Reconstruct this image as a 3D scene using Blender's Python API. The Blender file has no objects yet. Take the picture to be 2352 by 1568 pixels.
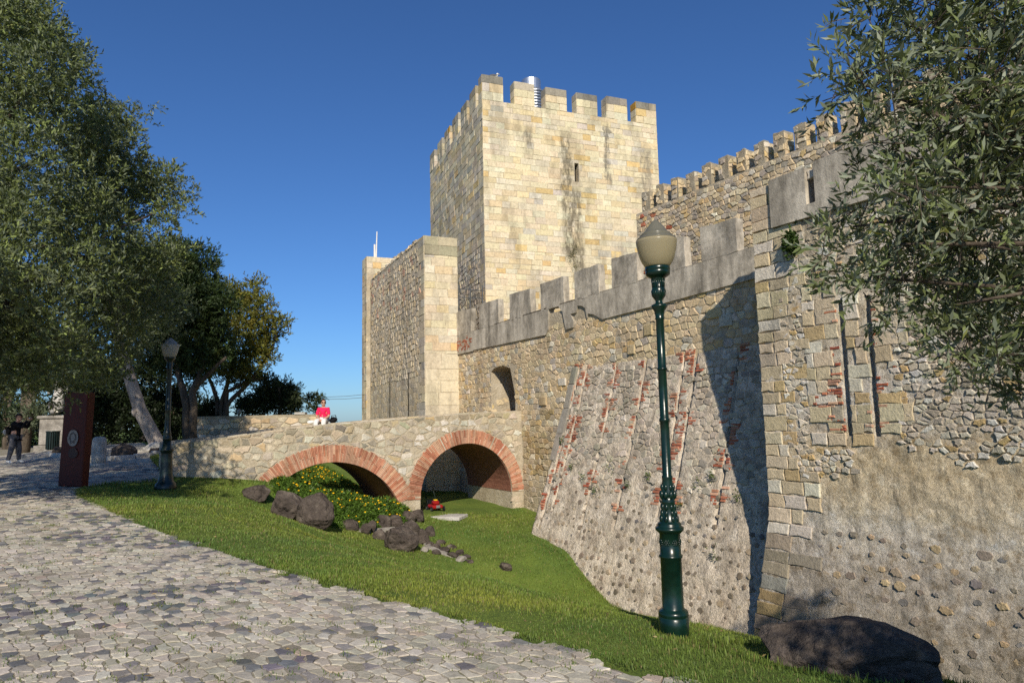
import bpy, bmesh, math, random
import numpy as np
from mathutils import Vector, Matrix, noise

random.seed(7)
RNG = np.random.default_rng(11)
sc = bpy.context.scene

# ------------------------------------------------------------------ camera
PITCH, ROLL, FPX = math.radians(6.4), 0.022, 1568.0      # picture measured at 2352 x 1568
CF = np.array([0, math.cos(PITCH), math.sin(PITCH)])
_r0 = np.array([1.0, 0, 0]); _u0 = np.array([0, -math.sin(PITCH), math.cos(PITCH)])
CR = math.cos(ROLL) * _r0 - math.sin(ROLL) * _u0
CU = math.sin(ROLL) * _r0 + math.cos(ROLL) * _u0
CP = np.array([0, 0, 1.6])
cam_d = bpy.data.cameras.new('camera'); cam = bpy.data.objects.new('camera', cam_d)
sc.collection.objects.link(cam); sc.camera = cam
cam_d.sensor_width = 36; cam_d.lens = 24; cam_d.sensor_fit = 'HORIZONTAL'
cam_d.clip_start = 0.1; cam_d.clip_end = 12000
m = Matrix.Identity(4)
for i in range(3):
    m[i][0] = CR[i]; m[i][1] = CU[i]; m[i][2] = -CF[i]; m[i][3] = CP[i]
cam.matrix_world = m

# ------------------------------------------------------------------ sky and sun
SUN_AZ, SUN_EL = math.radians(3.0), math.radians(32.5)     # azimuth: to the right of straight behind the camera
SDIR = Vector((math.sin(SUN_AZ) * math.cos(SUN_EL), -math.cos(SUN_AZ) * math.cos(SUN_EL), math.sin(SUN_EL)))
w = bpy.data.worlds.new('World'); sc.world = w; w.use_nodes = True
nt = w.node_tree; bg = nt.nodes['Background']
sky = nt.nodes.new('ShaderNodeTexSky'); sky.sky_type = 'NISHITA'; sky.sun_disc = False
sky.sun_elevation = SUN_EL; sky.sun_rotation = math.radians(180 - 3.0)
sky.altitude = 100; sky.air_density = 1.0; sky.dust_density = 0.35; sky.ozone_density = 8.0
tint = nt.nodes.new('ShaderNodeMix'); tint.data_type = 'RGBA'; tint.blend_type = 'MULTIPLY'; tint.inputs[0].default_value = 1.0
tint.inputs[7].default_value = (0.62, 0.785, 0.95, 1)          # deep polarised blue of the whole sky
nt.links.new(sky.outputs[0], tint.inputs[6]); nt.links.new(tint.outputs[2], bg.inputs[0]); bg.inputs[1].default_value = 0.116
sun_d = bpy.data.lights.new('sun', 'SUN'); sun_d.energy = 5.0; sun_d.angle = math.radians(0.55); sun_d.color = (1, 0.91, 0.76)
sun = bpy.data.objects.new('sun', sun_d); sc.collection.objects.link(sun)
sun.rotation_euler = SDIR.to_track_quat('Z', 'Y').to_euler(); sun.location = (10, -30, 40)
sc.view_settings.view_transform = 'Standard'; sc.view_settings.look = 'None'
sc.view_settings.exposure = 0.0; sc.view_settings.gamma = 1.0
sc.cycles.use_denoising = False
sc.cycles.max_bounces = 6; sc.cycles.transparent_max_bounces = 6

# ------------------------------------------------------------------ measuring helpers
def ray(u, v): return CF + (u - 1176) / FPX * CR + (784 - v) / FPX * CU
def project(p):
    d = np.asarray(p) - CP; k = d @ CF
    if k < 0.2: return None
    return (1176 + FPX * (d @ CR) / k, 784 - FPX * (d @ CU) / k)
def at(u, v, y): r = ray(u, v); return Vector(CP + r * (y / r[1]))
class Frame:
    """a vertical plane: a along, z up, d outwards"""
    def __init__(s, o, e, n):
        s.o = np.array(o, float); s.e = np.array(e, float) / np.linalg.norm(e); s.n = np.array(n, float) / np.linalg.norm(n)
    def P(s, a, z, d=0.0):
        return (s.o[0] + s.e[0] * a + s.n[0] * d, s.o[1] + s.e[1] * a + s.n[1] * d, z)
    def pix(s, u, v, d=0.0):
        r = ray(u, v); k = ((s.o + d * s.n) @ s.n) / (r[:2] @ s.n); p = CP + k * r
        return (float((p[:2] - s.o) @ s.e), float(p[2]))
    def shift(s, a=0, d=0): return Frame(s.o + s.e * a + s.n * d, s.e, s.n)
M = Frame((.29, 24.3), (.509, -.861), (-.861, -.509))         # curtain wall face
B = Frame((.29, 24.3), (.861, .509), (.509, -.861))           # bridge face
K1 = Frame((-1.28, 34), (.936, .352), (.352, -.936)); K2 = Frame((-1.28, 34), (-.352, .936), (-.936, -.352))
L1 = Frame((-3.59, 28), (.907, .42), (.42, -.907)); L2 = Frame((-3.59, 28), (-.42, .907), (-.907, -.42))
UW = M.shift(d=-8.0)
def zoomer(s, ox, oy): return lambda x, y: ((ox + x / s) / 1.0884, (oy + y / s) / 1.0884)
z2, z3, z4, z7 = zoomer(2.352, 400, 980), zoomer(2.45, 900, 160), zoomer(2.613, 1100, 500), zoomer(3.92, 1560, 250)

# ------------------------------------------------------------------ terrain heights
def aq(x, y):
    dx, dy = np.asarray(x) - M.o[0], np.asarray(y) - M.o[1]
    return dx * M.e[0] + dy * M.e[1], dx * M.n[0] + dy * M.n[1]
QE = ([-60, 0.2, .7, 1.4, 2.9, 6.3, 8.9, 11.5, 13.2, 14.7, 15.4, 16.2, 17.0, 17.6, 22, 30],
      [11.2, 11.2, 12.6, 13.2, 13.1, 12.37, 11.82, 11.22, 10.79, 10.35, 10.08, 9.88, 9.68, 9.52, 8.4, 6.5])
def qedge(a): return np.interp(a, *QE)
def Hn(x, y):
    x = np.asarray(x, float); y = np.asarray(y, float)
    a, q = aq(x, y); D = qedge(a) - q
    zp = np.interp(a, [-8, -3, 3, 8], [.4, .33, .12, 0.0])
    zf = np.interp(a, [-30, -15, -9, -7, -5.5, -3.5, 0, 3, 5, 5.9, 7.2, 11, 20], [.4, -.45, -1.0, -1.2, -1.3, -1.4, -1.5, -1.75, -2.0, -2.45, -2.95, -3.1, -3.3])
    sh = np.interp(D, [0, .5, 1.5, 2.4, 3.1, 4, 5.2, 6.4, 7.6, 9, 11], [0, .04, .17, .34, .57, 1.02, 1.68, 2.18, 2.44, 2.55, 2.57]) / 2.57
    z = zp + (zf - zp) * sh
    # raised island of lawn on the far left, and the hill falling away beyond
    isl = np.exp(-(((x + 15) / 6.0) ** 4 + ((y - 32) / 5.2) ** 4))
    z = z + isl * 0.45
    r = np.hypot(x, y); t = np.clip((r - 62) / 70, 0, 1)
    return z - 26 * t * t * (3 - 2 * t)
def H(x, y): return float(Hn(x, y))
def height_to(b, v):
    lo, hi = 0.0, 30.0
    for _ in range(40):
        md = (lo + hi) / 2
        if project((b[0], b[1], b[2] + md))[1] > v: lo = md
        else: hi = md
    return lo
def ground_hit(u, v):
    r = ray(u, v); k = 1.0
    while k < 80:
        p = CP + k * r
        if p[2] < H(p[0], p[1]): break
        k += 0.02
    return Vector(p)

# ------------------------------------------------------------------ materials
def nd(nt, t, **kw):
    n = nt.nodes.new(t)
    for k, v in kw.items():
        if k.startswith('i_'): n.inputs[k[2:].replace('_', ' ')].default_value = v
        else: setattr(n, k, v)
    return n
def base_mat(name, rough=0.9, spec=0.2):
    mt = bpy.data.materials.new(name); mt.use_nodes = True; nt = mt.node_tree
    b = nt.nodes['Principled BSDF']; b.inputs['Roughness'].default_value = rough; b.inputs['Specular IOR Level'].default_value = spec
    return mt, nt, b
def pos_noise(nt, scale, detail=4, rough=.6, stretch=None):
    g = nd(nt, 'ShaderNodeNewGeometry'); src = g.outputs['Position']
    if stretch:
        mp = nd(nt, 'ShaderNodeMapping'); mp.inputs['Scale'].default_value = stretch
        nt.links.new(src, mp.inputs[0]); src = mp.outputs[0]
    n = nd(nt, 'ShaderNodeTexNoise'); n.inputs['Scale'].default_value = scale; n.inputs['Detail'].default_value = detail; n.inputs['Roughness'].default_value = rough
    nt.links.new(src, n.inputs['Vector']); return n.outputs['Fac']
def ramp(nt, fac, stops):
    r = nd(nt, 'ShaderNodeValToRGB'); cr = r.color_ramp
    while len(cr.elements) < len(stops): cr.elements.new(0.5)
    for e, (p, c) in zip(cr.elements, stops):
        e.position = p; e.color = (c, c, c, 1) if isinstance(c, (int, float)) else (*c, 1)
    nt.links.new(fac, r.inputs[0]); return r.outputs[0]
def mix(nt, a, b, fac=1.0, mode='MULTIPLY'):
    n = nd(nt, 'ShaderNodeMix', data_type='RGBA', blend_type=mode)
    for s, v in ((n.inputs[6], a), (n.inputs[7], b), (n.inputs[0], fac)):
        if hasattr(v, 'links'): nt.links.new(v, s)
        else: s.default_value = v if isinstance(v, (int, float)) else (*v, 1)
    return n.outputs[2]
def bump(nt, b, h, dist, strength=1.0):
    n = nd(nt, 'ShaderNodeBump'); n.inputs['Distance'].default_value = dist; n.inputs['Strength'].default_value = strength
    nt.links.new(h, n.inputs['Height']); nt.links.new(n.outputs[0], b.inputs['Normal'])
def attr_col(nt, name='Col'):
    a = nd(nt, 'ShaderNodeAttribute'); a.attribute_name = name; return a.outputs['Color']

def mat_stone(name, bscale=18, bdist=.02, stain=.5, rough=.92, streaks=None, frame=None):
    """colour of each stone comes with it; weathering, grain and relief are added here"""
    mt, nt, b = base_mat(name, rough)
    c = attr_col(nt)
    c = mix(nt, c, ramp(nt, pos_noise(nt, 9, 6, .7), [(.25, .72), (.6, 1.08), (.85, 1.22)]))
    c = mix(nt, c, ramp(nt, pos_noise(nt, 55, 3, .6), [(.3, .8), (.55, 1.05)]))
    if stain:
        c = mix(nt, c, ramp(nt, pos_noise(nt, 1.1, 6, .65, (1, 1, .35)), [(.38, 1 - stain), (.52, 1.0)]))
    if streaks:
        g = nd(nt, 'ShaderNodeNewGeometry'); dt = nd(nt, 'ShaderNodeVectorMath', operation='DOT_PRODUCT'); nt.links.new(g.outputs['Position'], dt.inputs[0])
        dt.inputs[1].default_value = (frame.e[0], frame.e[1], 0); off = float(frame.o @ frame.e)
        sp = nd(nt, 'ShaderNodeSeparateXYZ'); nt.links.new(g.outputs['Position'], sp.inputs[0])
        def mth(op, a, b_=None, clamp=False):
            n = nd(nt, 'ShaderNodeMath', operation=op); n.use_clamp = clamp
            for i, v in enumerate((a, b_)):
                if v is None: continue
                if hasattr(v, 'links'): nt.links.new(v, n.inputs[i])
                else: n.inputs[i].default_value = v
            return n.outputs[0]
        wob = mth('MULTIPLY', mth('SUBTRACT', pos_noise(nt, 1.6, 5, .7), .5), 1.1); pat = pos_noise(nt, 5, 5, .75, (1, 1, .35))
        for (s_, w_, z0, z1, dark) in streaks:
            da = mth('ABSOLUTE', mth('SUBTRACT', mth('ADD', dt.outputs['Value'], wob), s_ + off))
            m1 = mth('SUBTRACT', 1.0, mth('DIVIDE', da, w_), True)
            m2 = mth('MULTIPLY', mth('MULTIPLY', mth('SUBTRACT', sp.outputs[2], z0), 1.2, True), mth('MULTIPLY', mth('SUBTRACT', z1, sp.outputs[2]), 1.2, True))
            m3 = mth('MULTIPLY', mth('SUBTRACT', pat, .36), 5.0, True)
            c = mix(nt, c, dark, mth('MULTIPLY', mth('MULTIPLY', mth('MULTIPLY', m1, 2.2, True), m2), mth('MULTIPLY', m3, .85)), 'MIX')
    nt.links.new(c, b.inputs['Base Color'])
    bump(nt, b, pos_noise(nt, bscale, 6, .7), bdist)
    return mt
def mat_noise(name, stops, scale=3, stretch=None, fine=40, fr=(.75, 1.1), bscale=25, bdist=.015, rough=.92, extra=None, pebble=None, low=None):
    mt, nt, b = base_mat(name, rough)
    c = ramp(nt, pos_noise(nt, scale, 6, .65, stretch), stops)
    c = mix(nt, c, ramp(nt, pos_noise(nt, fine, 4, .65), [(.3, fr[0]), (.62, fr[1])]))
    if extra:
        for (sc_, st_, s_) in extra: c = mix(nt, c, ramp(nt, pos_noise(nt, sc_, 6, .7, st_), s_))
    h = pos_noise(nt, bscale, 6, .7)
    if low:       # another mortar in the lower courses, with a ragged upper edge
        g = nd(nt, 'ShaderNodeNewGeometry'); sp = nd(nt, 'ShaderNodeSeparateXYZ'); nt.links.new(g.outputs['Position'], sp.inputs[0])
        ad = nd(nt, 'ShaderNodeMath', operation='MULTIPLY_ADD'); nt.links.new(pos_noise(nt, 1.5, 5, .7), ad.inputs[0]); ad.inputs[1].default_value = 1.6; nt.links.new(sp.outputs[2], ad.inputs[2])
        mr = nd(nt, 'ShaderNodeMapRange'); nt.links.new(ad.outputs[0], mr.inputs[0]); mr.inputs[1].default_value = low[0] + .5; mr.inputs[2].default_value = low[0] + 1.1; mr.inputs[3].default_value = 1; mr.inputs[4].default_value = 0
        c = mix(nt, c, low[1], mr.outputs[0], 'MULTIPLY')
    if pebble:    # small stones of the roughcast
        g = nd(nt, 'ShaderNodeNewGeometry'); nz = nd(nt, 'ShaderNodeTexNoise'); nz.inputs['Scale'].default_value = 6
        nt.links.new(g.outputs['Position'], nz.inputs['Vector']); mv = nd(nt, 'ShaderNodeVectorMath', operation='MULTIPLY_ADD')
        nt.links.new(nz.outputs['Color'], mv.inputs[0]); mv.inputs[1].default_value = (.12,) * 3; nt.links.new(g.outputs['Position'], mv.inputs[2])
        vo = nd(nt, 'ShaderNodeTexVoronoi'); vo.inputs['Scale'].default_value = pebble[0]; nt.links.new(mv.outputs[0], vo.inputs['Vector'])
        sc_ = nd(nt, 'ShaderNodeSeparateColor'); nt.links.new(vo.outputs['Color'], sc_.inputs[0])
        c = mix(nt, c, ramp(nt, sc_.outputs[0], [(.0, 1 - pebble[1]), (.5, 1.0), (1, 1 + pebble[1] * .6)]))
        inv = ramp(nt, vo.outputs['Distance'], [(.1, 1.0), (.55, .0)])
        mx = nd(nt, 'ShaderNodeMath', operation='MULTIPLY_ADD'); nt.links.new(inv, mx.inputs[0]); mx.inputs[1].default_value = pebble[2]; nt.links.new(h, mx.inputs[2]); h = mx.outputs[0]
    nt.links.new(c, b.inputs['Base Color']); bump(nt, b, h, bdist)
    return mt
def mat_leaf(name, gloss=.35, under=None, trans=.25):
    mt, nt, b = base_mat(name, .5, gloss)
    c = attr_col(nt)
    if under:
        g = nd(nt, 'ShaderNodeNewGeometry')
        c = mix(nt, c, under, g.outputs['Backfacing'], 'MIX')
    nt.links.new(c, b.inputs['Base Color'])
    t = nd(nt, 'ShaderNodeBsdfTranslucent'); nt.links.new(mix(nt, c, (1.2, 1.25, .6)), t.inputs[0])
    s = nd(nt, 'ShaderNodeMixShader'); s.inputs[0].default_value = trans
    nt.links.new(b.outputs[0], s.inputs[1]); nt.links.new(t.outputs[0], s.inputs[2])
    nt.links.new(s.outputs[0], nt.nodes['Material Output'].inputs[0])
    return mt
def mat_plain(name, col, rough=.6, spec=.3, metal=0, var=.15, bscale=30, bdist=.003):
    mt, nt, b = base_mat(name, rough, spec); b.inputs['Metallic'].default_value = metal
    c = mix(nt, col, ramp(nt, pos_noise(nt, 12, 5, .6), [(.3, 1 - var), (.7, 1 + var)]))
    nt.links.new(c, b.inputs['Base Color'])
    if bdist: bump(nt, b, pos_noise(nt, bscale, 4, .6), bdist)
    return mt

def mat_tower():
    """weathered tower face: grey cement courses low down, an ochre band, pale lime rubble above"""
    mt, nt, b = base_mat('roughcast_tower', .93)
    g = nd(nt, 'ShaderNodeNewGeometry'); sp = nd(nt, 'ShaderNodeSeparateXYZ'); nt.links.new(g.outputs['Position'], sp.inputs[0])
    ad = nd(nt, 'ShaderNodeMath', operation='MULTIPLY_ADD'); nt.links.new(pos_noise(nt, .9, 6, .7), ad.inputs[0]); ad.inputs[1].default_value = 2.6; nt.links.new(sp.outputs[2], ad.inputs[2])
    mr = nd(nt, 'ShaderNodeMapRange'); nt.links.new(ad.outputs[0], mr.inputs[0]); mr.inputs[1].default_value = -2.3; mr.inputs[2].default_value = 6.8
    st = lambda z: (z + 3.6) / 9.1
    c = ramp(nt, mr.outputs[0], [(st(-2.6), (.50, .435, .355)), (st(-1.0), (.60, .525, .43)), (st(-.45), (.78, .70, .575)), (st(.1), (.78, .65, .455)), (st(.9), (.76, .61, .395)), (st(1.6), (.78, .70, .585)), (st(3.2), (.70, .60, .45)), (st(5), (.66, .56, .41))])
    c = mix(nt, c, ramp(nt, pos_noise(nt, 2.1, 6, .72), [(.30, (.72, .68, .62)), (.47, (1, 1, 1)), (.62, (1.04, 1.05, 1.07)), (.72, (1.12, 1.17, 1.24))]))
    c = mix(nt, c, ramp(nt, pos_noise(nt, 3.0, 6, .7, (1, 1, .16)), [(.34, .66), (.48, 1.0)]))
    c = mix(nt, c, ramp(nt, pos_noise(nt, 26, 4, .65), [(.3, .66), (.5, .98), (.66, 1.16)]))
    c = mix(nt, c, ramp(nt, pos_noise(nt, 75, 6, .8), [(.36, .62), (.48, .95), (.60, 1.18)]))
    c = mix(nt, c, ramp(nt, pos_noise(nt, 4.2, 8, .78), [(.40, (.78, .74, .68)), (.47, (1, 1, 1)), (.56, (1, 1, 1)), (.60, (1.16, 1.2, 1.26))]))
    nz = nd(nt, 'ShaderNodeTexNoise'); nz.inputs['Scale'].default_value = 5; nt.links.new(g.outputs['Position'], nz.inputs['Vector'])
    mv = nd(nt, 'ShaderNodeVectorMath', operation='MULTIPLY_ADD'); nt.links.new(nz.outputs['Color'], mv.inputs[0]); mv.inputs[1].default_value = (.16,) * 3; nt.links.new(g.outputs['Position'], mv.inputs[2])
    vo = nd(nt, 'ShaderNodeTexVoronoi'); vo.inputs['Scale'].default_value = 7.5; nt.links.new(mv.outputs[0], vo.inputs['Vector'])
    s2 = nd(nt, 'ShaderNodeSeparateColor'); nt.links.new(vo.outputs['Color'], s2.inputs[0])
    c = mix(nt, c, ramp(nt, s2.outputs[0], [(0, .80), (.5, 1.0), (1, 1.12)]))
    nt.links.new(c, b.inputs['Base Color'])
    inv = ramp(nt, vo.outputs['Distance'], [(.1, 1.0), (.55, .0)]); mx = nd(nt, 'ShaderNodeMath', operation='MULTIPLY_ADD'); nt.links.new(inv, mx.inputs[0]); mx.inputs[1].default_value = .3; nt.links.new(pos_noise(nt, 22, 10, .85), mx.inputs[2])
    bump(nt, b, mx.outputs[0], .055); return mt
MT = {}
MT['ashlar'] = mat_stone('limestone_ashlar', 22, .014, .30)
MT['keep'] = mat_stone('keep_limestone', 22, .012, .30, .92, [(4.75, .42, 9.5, 17.3, (.13, .11, .075)), (5.25, .40, 5.0, 14.3, (.15, .125, .085)), (7.25, .25, 13.8, 18.2, (.15, .135, .11)), (2.5, .35, 15.2, 17.4, (.20, .17, .12)), (9.7, .5, 12.5, 17.2, (.27, .23, .17)), (8.0, .8, 8.0, 11.5, (.36, .32, .26))], K1)
MT['rubble'] = mat_stone('rubble_stone', 20, .022, .30)
MT['cobble'] = mat_stone('cobble_stone', 26, .006, .22, .85)
MT['brick'] = mat_stone('brick_red', 40, .006, .35)
MT['basalt'] = mat_noise('basalt', [(.3, (.048, .038, .032)), (.55, (.10, .080, .066)), (.66, (.15, .125, .10)), (.74, (.26, .235, .18))], 3.6, fine=45, fr=(.6, 1.25), bscale=6, bdist=.09, pebble=(5, .2, .6))
MT['mortar'] = mat_noise('lime_mortar', [(.3, (.36, .295, .20)), (.55, (.50, .425, .31)), (.75, (.60, .53, .42))], 2.0, fine=28, bscale=14, bdist=.04)
MT['mortar_dark'] = mat_noise('joint_mortar', [(.3, (.26, .215, .15)), (.6, (.41, .35, .25)), (.8, (.52, .46, .36))], 2.0, fine=28, bscale=16, bdist=.04)
MT['render_low'] = mat_noise('roughcast_grey', [(.30, (.46, .375, .285)), (.48, (.66, .56, .435)), (.66, (.78, .68, .55))], 2.3, fine=22, fr=(.7, 1.12), bscale=22, bdist=.05, pebble=(7, .16, .25),
                             extra=[(75, None, [(.36, .66), (.48, .96), (.60, 1.16)]), (4.2, None, [(.40, .78), (.47, 1.0), (.56, 1.0), (.60, 1.15)]), (2.6, (1, 1, .22), [(.36, .70), (.52, 1.0)])])
MT['render_tower'] = mat_noise('roughcast_buff', [(.28, (.36, .275, .175)), (.44, (.52, .43, .30)), (.58, (.60, .53, .415)), (.70, (.70, .66, .59))], 1.3, fine=24, fr=(.68, 1.14), bscale=15, bdist=.05,
                               extra=[(2.4, (1, 1, .25), [(.35, .70), (.52, 1.0)]), (.5, None, [(.35, .82), (.65, 1.1)])], pebble=(8, .2, .5), low=None)
MT['render_tower'] = mat_tower()
MT['plaster'] = mat_noise('weathered_plaster', [(.30, (.21, .185, .145)), (.46, (.42, .37, .295)), (.62, (.58, .515, .415))], 1.9, (1, 1, .5), fine=9, fr=(.78, 1.12), bscale=30, bdist=.010,
                          extra=[(3.2, (1, 1, .18), [(.36, .62), (.56, 1.0)])])
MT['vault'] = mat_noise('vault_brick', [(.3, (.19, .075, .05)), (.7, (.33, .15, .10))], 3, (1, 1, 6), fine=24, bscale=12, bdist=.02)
MT['soil'] = mat_noise('path_soil', [(.3, (.22, .19, .14)), (.52, (.33, .29, .225)), (.64, (.17, .17, .08)), (.78, (.10, .125, .035))], 1.6, fine=60, bscale=50, bdist=.01)
MT['lawn'] = mat_noise('lawn_ground', [(.3, (.09, .135, .025)), (.55, (.135, .19, .032)), (.75, (.19, .22, .045))], 1.1, fine=45, fr=(.6, 1.2), bscale=70, bdist=.02)
MT['grass'] = mat_leaf('grass_blade', .25, None, .3)
MT['olive'] = mat_leaf('olive_leaf', .28, (.125, .15, .085), .16)
MT['olive_near'] = mat_leaf('olive_leaf_near', .35, (.20, .23, .155), .16)
MT['leaf'] = mat_leaf('tree_leaf', .25, None, .2)
MT['petal'] = mat_plain('marigold_petal', (.85, .50, .015), .7, .1, 0, .2, 30, 0)
MT['bark'] = mat_noise('bark', [(.3, (.055, .042, .032)), (.7, (.15, .12, .09))], 6, (1, 1, .2), fine=40, bscale=14, bdist=.03)
MT['bark_pale'] = mat_noise('bark_pale', [(.3, (.20, .16, .13)), (.5, (.40, .34, .29)), (.75, (.52, .46, .40))], 5, (1, 1, .16), fine=30, bscale=14, bdist=.03,
                            extra=[(3.5, None, [(.34, .25), (.40, 1.0)])])
MT['green_paint'] = mat_plain('green_enamel', (.003, .017, .011), .27, .5, 0, .4, 14, .002)
MT['dark_paint'] = mat_plain('dark_enamel', (.006, .016, .014), .35, .5, 0, .3, 14, .002)
MT['iron'] = mat_plain('grey_iron', (.10, .11, .12), .5, .4, .3)
MT['black'] = mat_plain('black_void', (.008, .008, .008), .9, .1)
MT['red_panel'] = mat_plain('rust_red_panel', (.075, .010, .006), .55, .3, 0, .3)
MT['white_print'] = mat_plain('white_print', (.30, .28, .26), .7, .2)
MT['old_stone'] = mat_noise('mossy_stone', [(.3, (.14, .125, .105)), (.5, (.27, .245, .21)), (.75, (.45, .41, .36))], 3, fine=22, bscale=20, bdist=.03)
MT['marble'] = mat_noise('pale_marble', [(.3, (.33, .31, .28)), (.7, (.62, .59, .54))], 3, fine=30, bscale=20, bdist=.02)
MT['steel'] = mat_plain('galvanised_steel', (.55, .57, .60), .35, .5, .85, .1)
MT['skin'] = mat_plain('skin', (.52, .29, .20), .6, .3, 0, .06, 30, 0)
MT['hair'] = mat_plain('brown_hair', (.045, .018, .010), .6, .3)
MT['pink'] = mat_plain('pink_cotton', (.80, .022, .10), .8, .1, 0, .12)
MT['white_cloth'] = mat_plain('white_cloth', (.72, .70, .66), .9, .1, 0, .08)
MT['black_cloth'] = mat_plain('black_cloth', (.010, .010, .012), .9, .1)
MT['grey_cloth'] = mat_plain('grey_trousers', (.105, .105, .115), .9, .1)
MT['mower_red'] = mat_plain('mower_red', (.30, .012, .012), .35, .5)
MT['mower_yellow'] = mat_plain('mower_yellow', (.75, .50, .03), .5, .3)
MT['rubber'] = mat_plain('rubber', (.015, .015, .015), .8, .2)
MT['moss'] = mat_leaf('moss', .2, None, .2)
def mat_globe(nm, col, tr):
    mt, nt, b = base_mat(nm, .25, .5)
    b.inputs['Base Color'].default_value = (*col, 1)
    t = nd(nt, 'ShaderNodeBsdfTranslucent'); t.inputs[0].default_value = (*tr, 1)
    s = nd(nt, 'ShaderNodeMixShader'); s.inputs[0].default_value = .58
    nt.links.new(b.outputs[0], s.inputs[1]); nt.links.new(t.outputs[0], s.inputs[2])
    nt.links.new(s.outputs[0], nt.nodes['Material Output'].inputs[0]); return mt
MT['globe'] = mat_globe('frosted_globe', (.56, .49, .32), (.72, .62, .38)); MT['globe_cap'] = mat_globe('shaded_frosted_cap', (.30, .29, .23), (.42, .40, .30)); MT['globe_white'] = mat_globe('white_globe', (.62, .60, .55), (.6, .58, .5))  # cap greyer and darker than the globe: its shading is in the colour

# ------------------------------------------------------------------ object helpers
COLL = sc.collection
def tag(o, label, cat, group=None, kind=None):
    if label: o['label'] = label
    if cat: o['category'] = cat
    if group: o['group'] = group
    if kind: o['kind'] = kind
    return o
def thing(name, loc, label, cat, group=None):
    o = bpy.data.objects.new(name, None); COLL.objects.link(o); o.location = loc; o.empty_display_size = .2
    return tag(o, label, cat, group)
def wloc(o):
    v = Vector(o.location)
    while o.parent: o = o.parent; v += Vector(o.location)
    return v
def link(name, me, mat, parent=None, origin=None, kind=None):
    """me holds world coordinates; move its origin to 'origin' and hang it under parent"""
    if origin is None:
        n = len(me.vertices); co = np.empty(n * 3); me.vertices.foreach_get('co', co); co = co.reshape(-1, 3)
        lo, hi = co.min(0), co.max(0); origin = Vector(((lo[0] + hi[0]) / 2, (lo[1] + hi[1]) / 2, lo[2]))
    origin = Vector(origin)
    me.transform(Matrix.Translation(-origin))
    o = bpy.data.objects.new(name, me); COLL.objects.link(o)
    if mat is not None: me.materials.append(MT[mat] if isinstance(mat, str) else mat)
    if parent is not None:
        o.parent = parent; o.location = origin - wloc(parent)
    else: o.location = origin
    if kind: o['kind'] = kind
    return o
def mesh_py(name, v, f, smooth=False):
    me = bpy.data.meshes.new(name); me.from_pydata([tuple(x) for x in v], [], f); me.update()
    if smooth: me.polygons.foreach_set('use_smooth', [True] * len(me.polygons))
    return me
def fix_normals(me):
    bm = bmesh.new(); bm.from_mesh(me); bmesh.ops.recalc_face_normals(bm, faces=bm.faces); bm.to_mesh(me); bm.free(); return me
def set_col(me, cols):
    at_ = me.color_attributes.new('Col', 'FLOAT_COLOR', 'POINT')
    c = np.ones((len(me.vertices), 4), np.float32); c[:, :3] = cols; at_.data.foreach_set('color', c.ravel())
def mesh_np(name, V, F, cols=None, smooth=False):
    """V (n,3), F (m,k) with constant k"""
    me = bpy.data.meshes.new(name); V = np.asarray(V, np.float32); F = np.asarray(F, np.int32); k = F.shape[1]
    me.vertices.add(len(V)); me.vertices.foreach_set('co', V.ravel())
    me.loops.add(F.size); me.loops.foreach_set('vertex_index', F.ravel())
    me.polygons.add(len(F)); me.polygons.foreach_set('loop_start', np.arange(0, F.size, k, dtype=np.int32))
    if smooth: me.polygons.foreach_set('use_smooth', np.ones(len(F), bool))
    me.update(calc_edges=True)
    if cols is not None: set_col(me, cols)
    return me
def prism(frame, pts, d0, d1):
    """outline (a,z) extruded between two offsets of a frame -> mesh in world coordinates"""
    n = len(pts)
    v = [frame.P(a, z, d0) for a, z in pts] + [frame.P(a, z, d1) for a, z in pts]
    f = [list(range(n))[::-1], list(range(n, 2 * n))] + [[i, (i + 1) % n, n + (i + 1) % n, n + i] for i in range(n)]
    return fix_normals(mesh_py('prism', v, f))
def rect(a0, a1, z0, z1): return [(a0, z0), (a1, z0), (a1, z1), (a0, z1)]
def box_pts(c, sx, sy, sz, rz=0):
    co, si = math.cos(rz), math.sin(rz); v = []
    for z in (0, sz):
        for x, y in ((-1, -1), (1, -1), (1, 1), (-1, 1)):
            X, Y = x * sx / 2, y * sy / 2; v.append((c[0] + X * co - Y * si, c[1] + X * si + Y * co, c[2] + z))
    return v, [[3, 2, 1, 0], [4, 5, 6, 7], [0, 1, 5, 4], [1, 2, 6, 5], [2, 3, 7, 6], [3, 0, 4, 7]]
def bevel_box(c, sx, sy, sz, rz=0, bev=.01):
    v, f = box_pts(c, sx, sy, sz, rz); me = mesh_py('box', v, f)
    bm = bmesh.new(); bm.from_mesh(me); bmesh.ops.bevel(bm, geom=bm.edges[:], offset=bev, segments=1, affect='EDGES'); bm.to_mesh(me); bm.free(); return me
def lathe(prof, c, seg=32):
    v, f = [], []
    for z, r in prof:
        for i in range(seg):
            t = 2 * math.pi * i / seg; v.append((c[0] + r * math.cos(t), c[1] + r * math.sin(t), c[2] + z))
    for j in range(len(prof) - 1):
        for i in range(seg): f.append([j * seg + i, j * seg + (i + 1) % seg, (j + 1) * seg + (i + 1) % seg, (j + 1) * seg + i])
    f.append(list(range(seg))[::-1]); f.append([(len(prof) - 1) * seg + i for i in range(seg)])
    me = mesh_py('lathe', v, f, True); me = fix_normals(me)
    return me
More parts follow.
